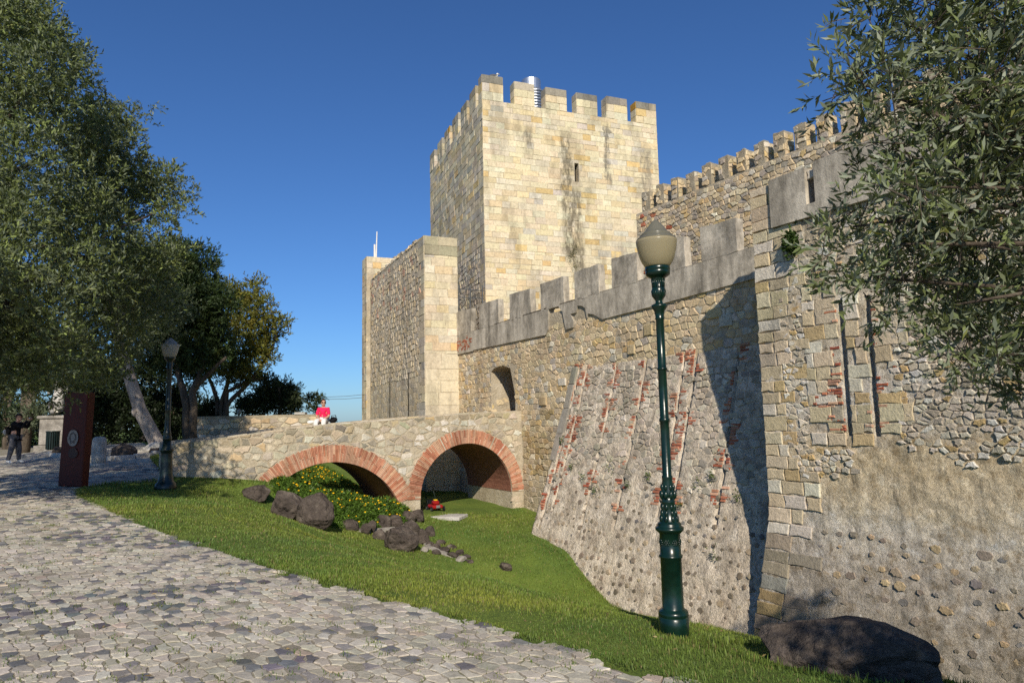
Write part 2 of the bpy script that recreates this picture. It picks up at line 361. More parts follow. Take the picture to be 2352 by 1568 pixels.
def tube(path, radii, seg=8):
    v, f = [], []; path = [Vector(p) for p in path]; n = len(path)
    for j, p in enumerate(path):
        t = (path[min(j + 1, n - 1)] - path[max(j - 1, 0)]).normalized()
        x = t.orthogonal().normalized() if j == 0 else (x - t * x.dot(t)).normalized()
        y = t.cross(x)
        for i in range(seg):
            an = 2 * math.pi * i / seg; v.append(p + (x * math.cos(an) + y * math.sin(an)) * radii[j])
    for j in range(n - 1):
        for i in range(seg): f.append([j * seg + i, j * seg + (i + 1) % seg, (j + 1) * seg + (i + 1) % seg, (j + 1) * seg + i])
    f.append(list(range(seg))[::-1]); f.append([(n - 1) * seg + i for i in range(seg)])
    return v, f
def join_vf(parts):
    V, F = [], []
    for v, f in parts:
        k = len(V); V += list(v); F += [[i + k for i in x] for x in f]
    return V, F
def boolean_cut(o, cutter_meshes):
    for cm in cutter_meshes:
        c = bpy.data.objects.new('cutter', cm); COLL.objects.link(c)
        md = o.modifiers.new('b', 'BOOLEAN'); md.object = c; md.operation = 'DIFFERENCE'; md.solver = 'EXACT'
        bpy.context.view_layer.update(); dg = bpy.context.evaluated_depsgraph_get()
        me = bpy.data.meshes.new_from_object(o.evaluated_get(dg)); o.modifiers.clear(); o.data = me
        bpy.data.objects.remove(c)

# ------------------------------------------------------------------ masonry
def vary(c, amt=.1):
    k = random.uniform(1 - amt, 1 + amt); return tuple(max(0, x * k * random.uniform(1 - amt * .3, 1 + amt * .3)) for x in c)
def pick(pal):
    r = random.random() * sum(p[0] for p in pal)
    for w_, c in pal:
        r -= w_
        if r <= 0: return vary(c)
    return vary(pal[-1][1])
def shrink(pts, g):
    n = len(pts); cx = sum(p[0] for p in pts) / n; cy = sum(p[1] for p in pts) / n; out = []
    for x, y in pts:
        dx, dy = cx - x, cy - y; L = math.hypot(dx, dy) or 1; k = min(g, L * .6) / L; out.append((x + dx * k, y + dy * k))
    return out
class Pool:
    """stones of one thing: the 300 that show largest become parts, the rest one joined part"""
    def __init__(s, parent, mat, name='stone', rest='stonework', limit=300):
        s.parent, s.mat, s.name, s.rest, s.limit, s.items = parent, mat, name, rest, limit, []
    def add(s, v, f, col, jit=0.0): s.items.append((v, f, col))
    def stone(s, mp, pts, h, gap, bev, col, tilt=.3, sink=-.05):
        p1 = shrink(pts, gap); p2 = shrink(pts, gap + bev); n = len(pts)
        ta, tb = random.uniform(-tilt, tilt) * h, random.uniform(-tilt, tilt) * h
        xs = [p[0] for p in pts]; ys = [p[1] for p in pts]; cx, cy = sum(xs) / n, sum(ys) / n
        ex, ey = max(max(xs) - min(xs), .01), max(max(ys) - min(ys), .01)
        hh = lambda p: h + 2 * ta * (p[0] - cx) / ex + 2 * tb * (p[1] - cy) / ey
        v = [mp(a, b, sink) for a, b in p1] + [mp(a, b, max(hh((a, b)) - bev * .7, .001)) for a, b in p1] + [mp(a, b, hh((a, b))) for a, b in p2]
        f = [[i, (i + 1) % n, n + (i + 1) % n, n + i] for i in range(n)] + [[n + i, n + (i + 1) % n, 2 * n + (i + 1) % n, 2 * n + i] for i in range(n)] + [list(range(2 * n, 3 * n))]
        s.items.append((v, f, col))
    def size(s, v):
        q = [project(p) for p in (v[0], v[len(v) // 2], v[-1], v[len(v) // 4])]
        if any(x is None for x in q): return 0
        xs = [x[0] for x in q]; ys = [x[1] for x in q]; cx, cy = sum(xs) / 4, sum(ys) / 4
        if not (0 < cx < 2352 and 0 < cy < 1568): return 0
        return (max(xs) - min(xs)) * (max(ys) - min(ys)) + 1e-6
    def flush(s):
        it = sorted(s.items, key=lambda t: -s.size(t[0]))
        for v, f, c in it[:s.limit]:
            me = mesh_py(s.name, v, f); set_col(me, np.array(c, np.float32)); link(s.name, me, s.mat, s.parent, origin=Vector(v[0]))
        if it[s.limit:]:
            V, F, C = [], [], []
            for v, f, c in it[s.limit:]:
                k = len(V); V += list(v); F += [[i + k for i in x] for x in f]; C += [c] * len(v)
            me = mesh_py(s.rest, V, F); set_col(me, np.array(C, np.float32)); link(s.rest, me, s.mat, s.parent, kind='stuff')
        s.items = []
def clip_half(poly, px, py, nx, ny):
    """keep the side where (p - (px,py)).n <= 0"""
    out = []; n = len(poly)
    for i in range(n):
        a, b = poly[i], poly[(i + 1) % n]
        da = (a[0] - px) * nx + (a[1] - py) * ny; db = (b[0] - px) * nx + (b[1] - py) * ny
        if da <= 0: out.append(a)
        if (da < 0 < db) or (db < 0 < da):
            t = da / (da - db); out.append((a[0] + (b[0] - a[0]) * t, a[1] + (b[1] - a[1]) * t))
    return out
def cells(a0, a1, b0, b1, sa, sb, jit=.36, rng=None, drop=0.0):
    """random convex cells (voronoi) filling a rectangle, about sa x sb each"""
    rng = rng or random; na, nb = max(1, int((a1 - a0) / sa)), max(1, int((b1 - b0) / sb)); S = {}
    for j in range(-2, nb + 2):
        off = rng.uniform(0, 1)
        for i in range(-2, na + 2):
            if rng.random() < drop: continue
            S[i, j] = (i + .5 + off * .999 - .5 + rng.uniform(-jit, jit), j + .5 + rng.uniform(-jit, jit) * .8)
    for j in range(nb):
        for i in range(na):
            if (i, j) not in S: continue
            x, y = S[i, j]; poly = [(x - 1.6, y - 1.3), (x + 1.6, y - 1.3), (x + 1.6, y + 1.3), (x - 1.6, y + 1.3)]
            for dj in (-2, -1, 0, 1, 2):
                for di in (-2, -1, 0, 1, 2):
                    q = S.get((i + di, j + dj))
                    if q is None or (di == 0 and dj == 0): continue
                    poly = clip_half(poly, (x + q[0]) / 2, (y + q[1]) / 2, q[0] - x, q[1] - y)
                    if len(poly) < 3: break
            if len(poly) < 3: continue
            P = [(a0 + p[0] * sa, b0 + p[1] * sb) for p in poly]
            for (px, py, nx, ny) in ((a0, 0, -1, 0), (a1, 0, 1, 0), (0, b0, 0, -1), (0, b1, 0, 1)):
                P = clip_half(P, px, py, nx, ny)
            if len(P) >= 3:
                A = abs(sum(P[k][0] * P[(k + 1) % len(P)][1] - P[(k + 1) % len(P)][0] * P[k][1] for k in range(len(P)))) / 2
                if A > sa * sb * .12: yield P
def roughen(P, amt):
    """break straight edges of a cell so that a stone reads as hand-broken"""
    out = []; n = len(P)
    for i in range(n):
        a, b = P[i], P[(i + 1) % n]; out.append(a); L = math.hypot(b[0] - a[0], b[1] - a[1])
        if L > amt * 3:
            t = random.uniform(.35, .65); k = random.uniform(-.2, 1) * amt
            cx = sum(p[0] for p in P) / n; cy = sum(p[1] for p in P) / n
            mx, my = a[0] + (b[0] - a[0]) * t, a[1] + (b[1] - a[1]) * t; d = math.hypot(cx - mx, cy - my) or 1
            out.append((mx + (cx - mx) / d * k, my + (cy - my) / d * k))
    return out
def ashlar(a0, a1, z0, z1, h, w, jit=.012):
    z = z0
    while z < z1 - .05:
        hh = random.uniform(*h)
        if z + hh > z1 - .1: hh = z1 - z
        a = a0 - random.uniform(0, w[0] * .8) * 0; first = True
        while a < a1 - .02:
            ww = random.uniform(*w) * (random.uniform(.45, 1) if first else 1); first = False
            if a + ww > a1 - w[0] * .45: ww = a1 - a
            j = lambda: random.uniform(-jit, jit)
            yield [(a + j(), z + j()), (a + ww + j(), z + j()), (a + ww + j(), z + hh + j()), (a + j(), z + hh + j())]
            a += ww
        z += hh
def inside(p, a0, a1, z0, z1): return a0 < p[0] < a1 and z0 < p[1] < z1
def cen(P): return (sum(p[0] for p in P) / len(P), sum(p[1] for p in P) / len(P))
def fr(frame): return lambda a, z, d: frame.P(a, z, d)
def relief(name, mp, As, Zs, dfun, mat, parent, mask=None):
    """a rough surface built as a grid with real relief"""
    na, nz = len(As), len(Zs); V = [mp(a, z, dfun(a, z)) for z in Zs for a in As]; F = []
    for j in range(nz - 1):
        for i in range(na - 1):
            if mask and not mask((As[i] + As[i + 1]) / 2, (Zs[j] + Zs[j + 1]) / 2): continue
            F.append([j * na + i, j * na + i + 1, (j + 1) * na + i + 1, (j + 1) * na + i])
    me = mesh_py(name, V, F, True); return link(name, me, mat, parent)
def fbm(a, z, s, seed=0.0, o=4): return noise.fractal(Vector((a * s + seed, z * s - seed, seed * .7)), 0.9, 2.1, o)
# ================================================================== SETTING: ground sheet, path
def axis(lo, hi, step, far):
    mid = list(np.arange(lo, hi + step / 2, step)); out = []
    k = step; x = lo
    while x > -far: k *= 1.6; x -= k; out.append(x)
    out = out[::-1] + mid; k = step; x = hi
    while x < far: k *= 1.6; x += k; out.append(x)
    return np.array(out)
gx, gy = axis(-34, 14, .3, 5000), axis(-6, 46, .3, 5000)
GX, GY = np.meshgrid(gx, gy); GZ = Hn(GX, GY)
aa, qq = aq(GX, GY); DD = qedge(aa) - qq
bumpz = np.array([[noise.noise((x * .9, y * .9, 0)) for x in gx] for y in gy]) * .035
GZ = GZ + np.where(DD > .3, bumpz, 0) - np.where(DD < -.05, .07, 0)
nx_, ny_ = len(gx), len(gy); idx = np.arange(nx_ * ny_).reshape(ny_, nx_)
F = np.stack([idx[:-1, :-1], idx[:-1, 1:], idx[1:, 1:], idx[1:, :-1]], -1).reshape(-1, 4)
ground = link('ground', mesh_np('ground', np.stack([GX, GY, GZ], -1).reshape(-1, 3), F, None, True), 'lawn', origin=(0, 0, 0), kind='structure')
ground['label'] = 'green lawn slope running down into the castle moat'

As = np.linspace(-40, 30, 180); Ts = np.concatenate([np.linspace(-.05, 8, 40), np.linspace(8.6, 34, 40)])
V = []
for a in As:
    for t in Ts:
        q = float(qedge(a)) + t + .12 * noise.noise((a * 1.7, 3.1, 0)) * (t < .2)
        x, y = M.o + M.e * a + M.n * q; V.append((x, y, H(x, y) - .010 + (.0 if t > 0 else -.05)))
nT = len(Ts); F = [[i * nT + j, i * nT + j + 1, (i + 1) * nT + j + 1, (i + 1) * nT + j] for i in range(len(As) - 1) for j in range(nT - 1)]
path = link('path', fix_normals(mesh_py('path', V, F, True)), 'soil', origin=(-6, 8, 0), kind='structure')
path['label'] = 'pale cobbled path curving along the lawn to the bridge'

# cobbles, laid in (along the edge, away from the edge) coordinates
PAL_C = [(6, (.50, .45, .36)), (4, (.45, .405, .325)), (2, (.56, .51, .42)), (2, (.39, .35, .285)), (1.0, (.17, .165, .165)), (1.0, (.27, .25, .23)), (.6, (.47, .385, .30))]
pool = Pool(path, 'cobble', 'cobble', 'cobbles')
e_dir = np.array([-.688, .726]); p_dir = np.array([-.726, -.688]); p0 = np.array([0.9, 4.43])
def path_xy(s, t): return p0 + e_dir * s + p_dir * t
def path_mp(s, t, d):
    x, y = path_xy(s, t); return (x, y, H(x, y) - .012 + d)
patch = lambda x, y: noise.noise((x * .55, y * .55, 4.0))
for (s0, s1, t0, t1, sa, sb) in ((-3.4, 8.5, -.9, 6.0, .145, .092), (8.5, 16.5, -1.2, 5.2, .18, .115), (16.5, 34, -9.0, 6.0, .30, .2)):
    for P in cells(s0, s1, t0, t1, sa, sb, .33):
        c = cen(P); x, y = path_xy(*c); a_, q_ = aq(x, y); dl = float(qedge(a_) - q_)
        if dl > -.02 + .16 * noise.noise((c[0] * 2.2, 0, 9)): continue
        pj = project((x, y, 0))
        if pj is None or not (-500 < pj[0] < 2700 and pj[1] < 1850): continue
        col = pick(PAL_C); n_ = patch(x, y)
        if n_ < -.15 and random.random() < .36: col = vary((.165, .16, .165), .3)
        if random.random() < .025 + (.05 if n_ < -.1 else 0): continue      # a missing stone: soil and weeds show
        pool.stone(path_mp, roughen(P, .014), random.uniform(.005, .012), random.uniform(.003, .009), .0045, col, .3, -.03)
pool.flush()
# weeds in the joints
def blades(name, P, L, W, cols, mat, parent=None, lean=.45, kind='stuff', seg2=True):
    n = len(P); th = RNG.uniform(0, 2 * math.pi, n); dx, dy = np.cos(th), np.sin(th); ln = RNG.uniform(.1, 1, n) * lean
    wx, wy = -dy, dx; L = np.broadcast_to(L, n); W = np.broadcast_to(W, n)
    b = P; side = np.stack([wx, wy, np.zeros(n)], -1) * W[:, None] / 2
    mid = b + np.stack([dx * ln * .35, dy * ln * .35, np.full(n, .62)], -1) * L[:, None]
    tip = b + np.stack([dx * ln, dy * ln, np.sqrt(np.maximum(.15, 1 - ln * ln))], -1) * L[:, None]
    V = np.stack([b - side, b + side, mid + side * .7, mid - side * .7, tip], 1).reshape(-1, 3)
    k = np.arange(n)[:, None] * 5
    me = bpy.data.meshes.new(name)
    F4 = k + np.array([[0, 1, 2, 3]]); F3 = k + np.array([[3, 2, 4]])
    loops = np.concatenate([F4.ravel(), F3.ravel()]); st = np.concatenate([np.arange(n) * 4, n * 4 + np.arange(n) * 3])
    me.vertices.add(len(V)); me.vertices.foreach_set('co', V.astype(np.float32).ravel())
    me.loops.add(len(loops)); me.loops.foreach_set('vertex_index', loops.astype(np.int32))
    me.polygons.add(len(st)); me.polygons.foreach_set('loop_start', st.astype(np.int32)); me.update(calc_edges=True)
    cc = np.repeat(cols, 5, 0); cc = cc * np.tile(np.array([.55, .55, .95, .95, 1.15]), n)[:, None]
    set_col(me, cc); return link(name, me, mat, parent, kind=kind)
def grass_cols(n, P):
    pn = np.array([noise.noise((x * .6, y * .6, 1.3)) for x, y in P[:, :2]]); t = RNG.uniform(0, 1, n)
    pm = np.array([noise.noise((x * .23 + 5, y * .23, 8.3)) + .5 * noise.noise((x * 2.1, y * 2.1, 2.3)) for x, y in P[:, :2]])
    base = np.array([.150, .220, .034]) + np.clip(pn, -.4, .6)[:, None] * np.array([.10, .055, .006]) + np.clip(pm, 0, .7)[:, None] * np.array([.10, .075, .003])
    c = base * RNG.uniform(.65, 1.35, n)[:, None] * 1.06 + np.array([.006, 0, .012])
    dry = t > .90; c[dry] = np.array([.30, .25, .10]) * RNG.uniform(.6, 1.2, dry.sum())[:, None]
    return c
tp = []
for _ in range(1500):
    s, t = random.uniform(-3, 14), random.uniform(.05, 5.5)
    if patch(*path_xy(s, t)) > .25 and random.random() < .75: continue
    for _ in range(random.randint(5, 26)):
        tp.append((s + random.gauss(0, .045), t + random.gauss(0, .03)))
for _ in range(9000):                                   # ragged grass along the edge
    s = random.uniform(-3, 20); t0 = 0
    for k in range(3):
        x, y = path_xy(s, t0); a_, q_ = aq(x, y); t0 -= float(q_ - qedge(a_)) * .97
    tp.append((s, t0 + abs(random.gauss(0, .05)) - .03))
TP = np.array([path_xy(s, t) for s, t in tp]); TP = np.column_stack([TP, Hn(TP[:, 0], TP[:, 1]) - .012])
blades('path_weeds', TP, RNG.uniform(.012, .04, len(TP)), .005, grass_cols(len(TP), TP), 'grass', path, .8)

# lawn grass: shorter and denser near the camera, coarser with distance
def lawn_points(n, dmin, dmax):
    out = []
    while sum(len(o) for o in out) < n:
        k = n * 2; x = RNG.uniform(-20, 10, k); y = RNG.uniform(2.5, 30, k); a, q = aq(x, y); D = qedge(a) - q; r = np.hypot(x, y)
        u = 1176 + FPX * x / y
        ok = (D > -.02) & (q > .3) & (r > dmin) & (r < dmax) & (u > -200) & (u < 2500) & ~((a < .1) & (a > -4.2) & (q < 11.2))
        out.append(np.column_stack([x[ok], y[ok]]))
    P = np.concatenate(out)[:n]; return np.column_stack([P, Hn(P[:, 0], P[:, 1]) + 0.0])
def lawn_h(P): return np.array([.7 + .6 * noise.noise((x * 1.3, y * 1.3, 7)) for x, y in P[:, :2]])
P = np.concatenate([lawn_points(95000, 0, 9.5), lawn_points(60000, 9.5, 15), lawn_points(85000, 15, 30)])
r_ = np.hypot(P[:, 0], P[:, 1]); P[:, 2] += np.array([noise.noise((x * .9, y * .9, 0)) for x, y in P[:, :2]]) * .03 - .01
L_ = np.interp(r_, [4, 9, 15, 30], [.042, .055, .07, .11]) * RNG.uniform(.5, 1.3, len(P)) * lawn_h(P)
W_ = np.interp(r_, [4, 9, 15, 30], [.005, .008, .014, .028])
g = blades('lawn_grass', P, L_, W_, grass_cols(len(P), P), 'grass'); tag(g, 'short green grass covering the slope between path and moat', 'grass', kind='stuff')

# ================================================================== CASTLE
CREAM = [(8, (.69, .585, .40)), (3, (.68, .55, .345)), (.8, (.67, .48, .23)), (3, (.70, .62, .455)), (.5, (.58, .52, .42)), (1, (.64, .555, .405))]
CREAM2 = [(5, (.58, .485, .335)), (2, (.58, .46, .275)), (3, (.52, .455, .345)), (1.0, (.44, .40, .33)), (1, (.61, .54, .42))]
TAN = [(6, (0.659, 0.518, 0.329)), (3, (0.594, 0.464, 0.286)), (2, (0.702, 0.583, 0.400)), (1.2, (0.626, 0.454, 0.227)), (.8, (0.497, 0.410, 0.297)), (1, (0.724, 0.648, 0.513))]
GREY = [(4, (0.421, 0.362, 0.281)), (3, (0.486, 0.421, 0.329)), (1.2, (0.335, 0.297, 0.243)), (2, (0.572, 0.497, 0.389)), (.8, (0.648, 0.578, 0.470))]
BRIDGE = [(5, (.54, .475, .365)), (3, (.47, .41, .315)), (2, (.58, .49, .345)), (2, (.65, .60, .495)), (.9, (.34, .305, .25)), (.8, (.56, .43, .25))]
BRICK = [(4, (.54, .255, .155)), (3, (.58, .33, .215)), (2, (.46, .185, .11)), (2, (.58, .36, .24)), (.3, (.58, .47, .36))]
BRICKD = [(4, (.40, .12, .065)), (3, (.48, .18, .10)), (1, (.33, .10, .06)), (1, (.52, .30, .2))]

# ---- keep
keep = thing('keep_tower', K1.P(5.2, 1, -5.8), 'tall square sandstone keep with crenellated top rising behind the curtain wall', 'tower')
KW, KD, ZB, ZT = 10.55, 11.4, 18.15, 19.4
core = link('wall', prism(K1, rect(0.0, KW, -1.5, 17.0), -KD, 0), 'mortar', keep)
boolean_cut(core, [prism(K1, rect(5.22, 5.47, 14.25, 15.3), -.5, .2)])
link('slit_window', prism(K1, rect(5.15, 5.55, 14.2, 15.35), -.45, -.38), 'black', keep)
for (f_, a0, a1, d0, d1) in ((K1, 0, KW, -.62, 0), (K1, 0, KW, -KD, -KD + .6), (K2, .63, KD - .61, -.62, 0), (K2, .63, KD - .61, -KW, -KW + .62)):
    link('parapet', prism(f_, rect(a0, a1, 17.003, ZB), d0, d1), 'mortar', keep)
pool = Pool(keep, 'keep', 'stone', 'stonework')
streaks = []
def keep_col(a, z, pal):
    c = pick(pal)
    for (s, w_, z0, z1) in streaks:
        if abs(a - s) < w_ * random.uniform(.6, 1.2) and z0 < z < z1 and random.random() < .72: c = tuple(x * k for x, k in zip(c, vary((.50, .47, .42), .25)))
    return c
def wall_ashlar(frame, a0, a1, z0, z1, h, w_, colf, hole=None, hh=(.005, .018), gap=.004, bev=.008, tilt=.4, pool=None):
    for P in ashlar(a0, a1, z0, z1, h, w_):
        c = cen(P)
        if hole and min(p[0] for p in P) < hole[1] and max(p[0] for p in P) > hole[0] and min(p[1] for p in P) < hole[3] and max(p[1] for p in P) > hole[2]:
            if c[0] < (hole[0] + hole[1]) / 2: P = [(min(p[0], hole[0]), p[1]) for p in P]
            else: P = [(max(p[0], hole[1]), p[1]) for p in P]
            if max(p[0] for p in P) - min(p[0] for p in P) < .05: continue
        pool.stone(fr(frame), roughen(P, .016), random.uniform(*hh), gap, bev, colf(c[0], c[1]), tilt)
hole = (5.2, 5.49, 14.22, 15.32)
wall_ashlar(K1, 0, KW, 10.2, ZB, (.25, .36), (.38, 1.05), lambda a, z: keep_col(a, z, CREAM), hole, pool=pool)
wall_ashlar(K1, 0, KW, 4.5, 10.2, (.24, .34), (.3, .75), lambda a, z: keep_col(a, z, CREAM), None, (.006, .020), .006, .012, .5, pool=pool)
wall_ashlar(K2, 0.0, KD, 10.5, ZB, (.29, .37), (.5, 1.15), lambda a, z: pick(CREAM2 if random.random() < .7 else CREAM), None, (.006, .024), pool=pool)
wall_ashlar(K2, 0.0, .8, 5, 10.5, (.28, .36), (.4, .8), lambda a, z: pick(CREAM2), pool=pool)
for P in cells(.8, 6.5, 6.0, 10.5, .42, .26, .34): pool.stone(fr(K2), roughen(P, .02), random.uniform(.015, .04), .014, .02, pick(GREY if random.random() < .6 else CREAM2), .5)
ORANGE = [(3, (.50, .28, .05)), (2, (.36, .31, .22)), (1, (.26, .24, .20))]
CAP = [(3, (.33, .30, .24)), (2, (.46, .41, .31)), (1, (.24, .22, .185))]
k1m = [(0, 1.16), (1.81, 2.96), (3.62, 4.87), (5.48, 6.75), (7.34, 8.65), (9.22, KW)]
k2m = [(1.06, 2.21), (2.72, 3.89), (4.45, 5.67), (6.3, 7.5), (8.15, 9.3), (10.2, KD)]
for k, (a0, a1) in enumerate(k1m + k2m):
    f_ = K1 if k < 6 else K2; top = ZT + random.uniform(-.05, .06) + (.1 if k == 0 else 0)
    md = .6
    link('merlon', prism(f_, rect(a0 + .01, a1 - .01, ZB + .003, top - .03), -md, 0), 'mortar', keep)
    zz = ZB
    for j in range(3):
        z1 = zz + (top - ZB) / 3 * random.uniform(.95, 1.05) if j < 2 else top
        pal = (ORANGE if k in (5, 6, 9) else CAP) if j == 2 else (CREAM if k < 6 else CREAM2)
        cut = a0 + (a1 - a0) * random.choice([.35, .5, .65]) if j != 2 or random.random() < .5 else a1
        for (s0, s1) in ((a0, cut), (cut, a1)):
            if s1 - s0 > .05: pool.stone(fr(f_), rect(s0, s1, zz, z1), random.uniform(.015, .035), .008, .012, pick(pal), .3)
        # end faces towards the crenels and the top
        for (fa, sgn) in ((a0, -1), (a1, 1)):
            fs = Frame(f_.P(fa, 0, 0)[:2], -f_.n, f_.e * sgn)
            pool.stone(fr(fs), rect(0.0, md, zz, z1), random.uniform(.008, .02), .008, .012, pick(pal), .3)
        zz = z1
    tf = lambda a, b, d, f_=f_, top=top: f_.P(a, top - .03 + d, -b)
    pool.stone(tf, rect(a0, a1, 0, md), .03, .006, .012, pick(CAP), .3)
pool.flush()
# green growth on the streak of the keep
def leaves(name, P, D, L, W, cols, mat, parent=None, kind=None, fold=.25, origin=None):
    n = len(P); D = D / np.maximum(np.linalg.norm(D, axis=1, keepdims=True), 1e-6)
    R_ = RNG.normal(size=(n, 3)); S = np.cross(D, R_); S /= np.maximum(np.linalg.norm(S, axis=1, keepdims=True), 1e-6); N = np.cross(S, D)
    L = np.broadcast_to(L, n)[:, None]; W = np.broadcast_to(W, n)[:, None]
    mid = P + D * L * .5 + N * L * .06
    V = np.stack([P, mid + S * W / 2, P + D * L, mid - S * W / 2], 1).reshape(-1, 3)
    F = np.arange(n)[:, None] * 4 + np.array([[0, 1, 2, 3]])
    me = mesh_np(name, V, F, np.repeat(cols, 4, 0)); return link(name, me, mat, parent, kind=kind, origin=origin)
def tuft(name, frame, spots, n, mat, parent, L=.12, col=(.06, .10, .02)):
    P, D = [], []
    for (a, z, s) in spots:
        for _ in range(n):
            P.append(frame.P(a + random.gauss(0, s), z + random.gauss(0, s * 1.4), random.uniform(0, .1)))
            v = np.array([frame.n[0], frame.n[1], .2]) + np.array([random.gauss(0, .6) for _ in range(3)]); D.append(v)
    P, D = np.array(P), np.array(D); c = np.array(col) * RNG.uniform(.6, 1.5, (len(P), 1))
    return leaves(name, P, D, RNG.uniform(.5, 1.2, len(P)) * L, L * .4, c, mat, parent, 'stuff')
sp = [K1.pix(*z3(x, y)) for x, y in ((1318, 1130), (1300, 1165), (1280, 1190), (1310, 1235))]
tuft('wall_growth', K1, [(a, z, .11) for a, z in sp], 110, 'moss', keep, .07, (.13, .13, .03))
# chimney duct behind the battlements and a bird on the corner merlon
cb = at(*z3(1068, 262), 37.6); cz = K1.P(0, 17.0, 0)[2]
duct = thing('ventilation_duct', (cb.x, cb.y, 17.0), 'galvanised steel ventilation duct sticking up behind the keep battlements', 'duct')
h_ = at(*z3(1100, 168), 37.6).z
fins = join_vf([(lambda m_: ([v.co[:] for v in m_.vertices], [list(p.vertices) for p in m_.polygons]))(lathe([(0, .48), (.02, .64), (.06, .64), (.08, .48)], (cb.x, cb.y, 17.05 + .17 * k), 28)) for k in range(int((h_ - 17.05) / .17))])
link('duct_body', lathe([(0, .5), (h_ - 17.0, .5)], (cb.x, cb.y, 17.003), 28), 'steel', duct)
link('louvre', mesh_py('louvre', *fins), 'steel', duct)
me = lathe([(0, .56), (.60, .56), (.62, .54)], (cb.x - .16, cb.y, h_ + .003), 28); me.polygons.foreach_set('use_smooth', [False] * len(me.polygons))
link('cowl', me, 'steel', duct)
gp = Vector(K1.P(.8, ZT + .1, -.3))
def ellipsoid(c, r, seg=12, rings=8, rot=None):
    bm = bmesh.new(); bmesh.ops.create_uvsphere(bm, u_segments=seg, v_segments=rings, radius=1)
    mt_ = Matrix.Translation(c) @ (rot.to_matrix().to_4x4() if rot else Matrix.Identity(4)) @ Matrix.Diagonal((*r, 1))
    bm.transform(mt_); v = [x.co[:] for x in bm.verts]; f = [[y.index for y in x.verts] for x in bm.faces]; bm.free(); return v, f
gull = thing('gull', gp, 'small gull perched on the corner merlon of the keep', 'bird')
link('body', mesh_py('b', *join_vf([ellipsoid(gp + Vector((0, 0, .2)), (.2, .08, .085)), ellipsoid(gp + Vector((.17, 0, .31)), (.06, .05, .055)), tube([gp + Vector((-.12, 0, .2)), gp + Vector((-.36, 0, .16))], [.06, .015])]), smooth=True), 'white_cloth', gull)
link('wing', mesh_py('w', *join_vf([ellipsoid(gp + Vector((-.05, s * .07, .22)), (.2, .025, .06)) for s in (-1, 1)]), smooth=True), 'grey_cloth', gull)
link('beak', mesh_py('k', *tube([gp + Vector((.21, 0, .305)), gp + Vector((.29, 0, .295))], [.018, .004], 6)), 'mower_yellow', gull)
for s in (-1, 1): link('leg', mesh_py('l', *tube([gp + Vector((.02, s * .03, 0)), gp + Vector((.02, s * .03, .14))], [.008, .008], 5)), 'mower_yellow', gull)

# ---- corner bastion beside the gate
bast = thing('corner_tower', L1.P(1, -2.5, -4), 'narrow rubble tower with pale quoined corner at the far end of the bridge', 'tower')
ZL = 9.3
core = link('wall', prism(L1, rect(0, 1.47, -2.6, ZL), -9.8, 0), 'mortar', bast)
pool = Pool(bast, 'ashlar', 'stone', 'stonework')
wall_ashlar(L1, 0, 1.47, 4.45, 8.5, (.30, .36), (.5, .85), lambda a, z: pick(CREAM), pool=pool)
wall_ashlar(L1, 0, 1.47, -2.2, 4.45, (.45, .7), (.7, 1.2), lambda a, z: vary((.66, .57, .41), .06), hh=(.01, .018), gap=.004, pool=pool)
wall_ashlar(L1, 0, 1.47, 8.5, ZL, (.38, .42), (.7, 1.3), lambda a, z: pick([(2, (.40, .36, .24)), (1, (.30, .27, .19)), (1, (.5, .44, .30))]), hh=(.03, .05), pool=pool)
slots = [L2.pix(*zoomer(3.137, 900, 560)(x, 1400))[0] for x in (235, 380)]
z = -1.0
while z < ZL - .05:
    hq = min(random.uniform(.30, .36), ZL - z); w_ = random.choice([.45, .8]); pool.stone(fr(L2), rect(0, w_, z, z + hq), .03, .01, .012, pick(CREAM2), .3); z += hq
for P in cells(.45, 9.8, -.8, ZL, .34, .235, .36):
    c = cen(P)
    if c[0] < .8 and random.random() < .5: continue
    if any(abs(c[0] - s) < .16 and 1 < c[1] < 3.9 for s in slots): continue
    col = pick(GREY + TAN)
    if c[1] > 6.8 and abs((c[0] * 1.0) % 1.25 - .6) < .17 and random.random() < .45: col = pick(BRICKD)
    col = tuple(x * .55 + y * .45 for x, y in zip(col, (.60, .515, .385)))
    pool.stone(fr(L2), roughen(P, .02), random.uniform(.008, .03) if c[1] > 3.4 else random.uniform(.002, .010), .014, .02, col, .6)
for _ in range(70):                     # broken top edge of the long side
    a = random.uniform(.5, 9.6); w_ = random.uniform(.15, .4)
    pool.stone(lambda x, y, d: L2.P(x, y, d - .15), rect(a, a + w_, ZL - .06, ZL + random.uniform(.02, .16)), .15, .01, .03, pick(GREY + TAN), .3, -.25)
pool.flush()
for s in slots: link('slot', prism(L2, rect(s - .045, s + .045, 1.6, 3.7), -.02, .012), 'black', bast)  # black strip laid on the face, painted for the shade of a narrow recess
tur = thing('far_turret', L2.P(10.3, -2.5, 0), 'slim pale stone turret edge with merlon behind the narrow rubble tower', 'turret')
link('wall', prism(L2, rect(9.81, 10.9, -2.5, 10.62), -1.6, .2), 'mortar', tur)
pool = Pool(tur, 'ashlar')
f_ = Frame(L2.P(9.81, 0, .2)[:2], -L2.n, -L2.e)
wall_ashlar(L2.shift(d=.2), 9.81, 10.9, -1, 10.62, (.3, .4), (.5, .6), lambda a, z: pick(CREAM), pool=pool)
wall_ashlar(f_, 0, 1.8, ZL, 10.62, (.3, .36), (.45, .8), lambda a, z: pick(CREAM), pool=pool); pool.flush()
a_, z_ = L2.pix(*zoomer(3.137, 900, 560)(255, 265), -2.0)
